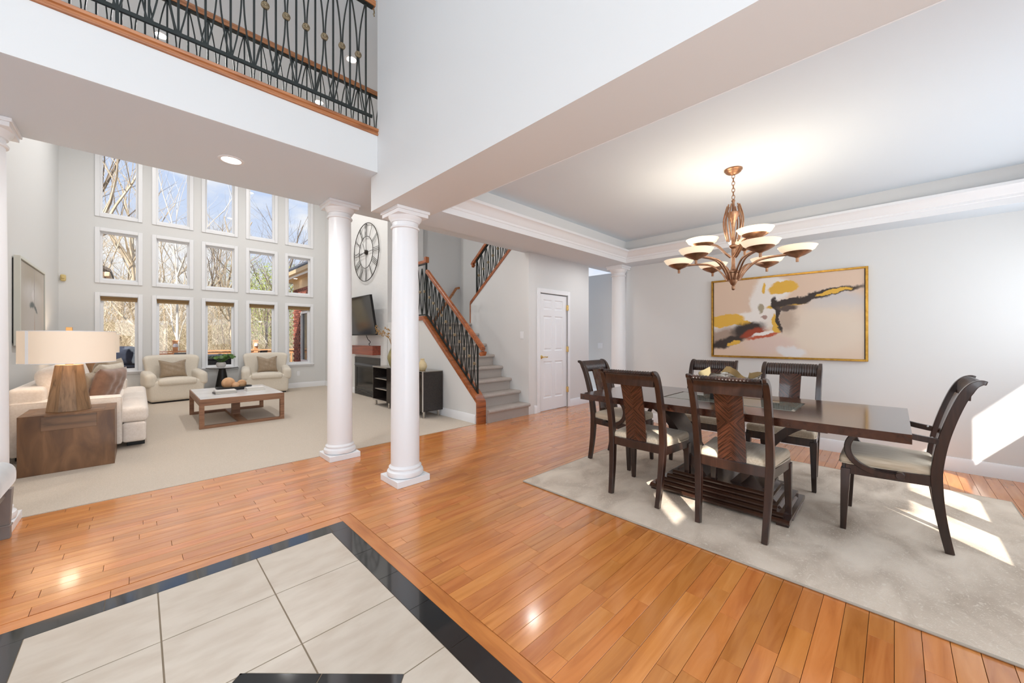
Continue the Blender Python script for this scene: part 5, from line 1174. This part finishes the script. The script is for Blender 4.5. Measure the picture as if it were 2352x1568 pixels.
tree('dark straight trunk at the left edge of the first lower window', -1.35, 19.5, gz(19), tree_mesh(12, 7, .11, 1, 3, .4, first=.6), m_barkd)
tree('slim white trunk rising behind the deck in the second window', .93, 18.5, gz(18), tree_mesh(23, 5.6, .06, 2, 3, .5, first=.3), m_birch)
tree('many branched tree filling the second top window', .25, 20.5, gz(20), tree_mesh(31, 6.0, .09, 2, 4, .5), m_bark)
tree('pale trunk at the right of the middle lower window', 3.05, 20.5, gz(20), tree_mesh(44, 5.0, .085, 2, 3, .45), m_bark)
tree('crooked dark tree in the fourth window', 4.6, 22.5, gz(22), tree_mesh(55, 4.6, .08, 2, 3, .5, .1), m_barkd)
tree('thick pale trunk behind the covered grill', .0, 22, gz(22), tree_mesh(66, 5.5, .15, 2, 3, .45, .12), m_bark)
proto = [mesh(tree_mesh(s_, h_, r_, 3, 3, .55), 'woodland_tree', 60, False) for s_, h_, r_ in ((71, 4.8, .07), (72, 5.4, .065), (73, 4.2, .05))]
for q, b_ in zip(proto, (m_bark, m_barkd, m_bark)): q.materials.append(b_)
random.seed(21)
for k in range(34):
    y = random.uniform(23, 38); x = random.uniform(-.12, .31)*y+random.uniform(-.3, .3)
    if .1*y < x < .2*y and y < 27: y += 6
    tree('bare woodland tree among the thicket behind the deck', x, y, gz(y)-.1, proto[k % 3], None, 'bare woodland trees', random.random()*6.28)
# thicket of twigs, nobody could count them
def thicket(n_, seed, ymin, ymax, zmax):
    rnd = random.Random(seed); vs = []; fs = []
    for k in range(n_):
        y = rnd.uniform(ymin, ymax); x = rnd.uniform(-.16, .36)*y; zt = gz(y)+zmax*rnd.random()**1.5; p = Vector((x, y, zt))
        d_ = Vector((rnd.uniform(-1, 1), rnd.uniform(-.6, .6), rnd.uniform(-.2, 1.3))).normalized()*rnd.uniform(.35, 1.2); w = rnd.uniform(.006, .016)
        a = Vector((w, 0, 0)); b = Vector((0, w, 0)); c = Vector((-w*.7, -w*.7, 0)); e = p+d_+Vector((rnd.uniform(-.1, .1),)*3); o = len(vs)
        vs += [tuple(p+a), tuple(p+b), tuple(p+c), tuple(e)]; fs += [(o, o+1, o+3), (o+1, o+2, o+3), (o+2, o, o+3)]
    m = MB(); m.v = vs; m.f = fs; return m
for nm, args, c1, c2, lb in (('thicket', (24000, 1, 21, 36, 3.6), srgb(232, 216, 190), srgb(198, 178, 150), 'tangle of pale bare twigs filling the woods behind the deck'), ('thicket_far', (12000, 2, 30, 46, 5.0), srgb(224, 214, 190), srgb(196, 188, 150), 'hazy brush on the wooded slope farthest away')):
    o = ob(nm, thicket(*args), mat(nm+'_twigs', c1, .9, col2=c2, scale=.8, detail=6), smooth=0, recalc=False); tag(o, lb, 'brush', kind='stuff')
def leaf_cloud(n_, seed, c, r_):
    rnd = random.Random(seed); m = MB(); vs = []; fs = []
    for k in range(n_):
        d_ = Vector((rnd.gauss(0, 1), rnd.gauss(0, 1), rnd.gauss(0, 1))); d_ = d_.normalized()*(rnd.random()**.45); p = Vector((c[0]+d_.x*r_[0], c[1]+d_.y*r_[1], c[2]+d_.z*r_[2])); s_ = rnd.uniform(.05, .11)
        u = Vector((rnd.uniform(-1, 1), rnd.uniform(-1, 1), rnd.uniform(-1, 1))).normalized(); v = u.cross(Vector((rnd.uniform(-1, 1), .3, rnd.uniform(-1, 1)))).normalized(); o = len(vs)
        vs += [tuple(p), tuple(p+u*s_*.5+v*s_*.3), tuple(p+u*s_), tuple(p+u*s_*.5-v*s_*.3)]; fs += [(o, o+1, o+2, o+3)]
    m.v = vs; m.f = fs; return m
m_lgreen = mat('spring_leaves', srgb(176, 190, 92), .7, col2=srgb(140, 160, 66), scale=3)
gt = thing('leafy_tree', 'young tree with fresh yellow green leaves seen through the fourth window', 'tree', (5.9, 25, gz(25)))
ob('trunk', tree_mesh(81, 6, .12, 2, 3, .5), m_barkd, gt, recalc=False); ob('foliage', leaf_cloud(9000, 5, (0, 0, 4.0), (1.9, 1.9, 2.6)), m_lgreen, gt, recalc=False, smooth=0, kind='stuff')
ev = thing('leafy_tree', 'faint green evergreen between the third and fourth windows', 'tree', (5.4, 32, gz(32)))
ob('trunk', MB().tube([(0, 0, 0), (.1, 0, 7)], .12, 6), m_barkd, ev); ob('foliage', leaf_cloud(6000, 6, (0, 0, 4.2), (2.4, 2.0, 3.4)), mat('pale_green_leaves', srgb(160, 172, 104), .8), ev, recalc=False, smooth=0, kind='stuff')
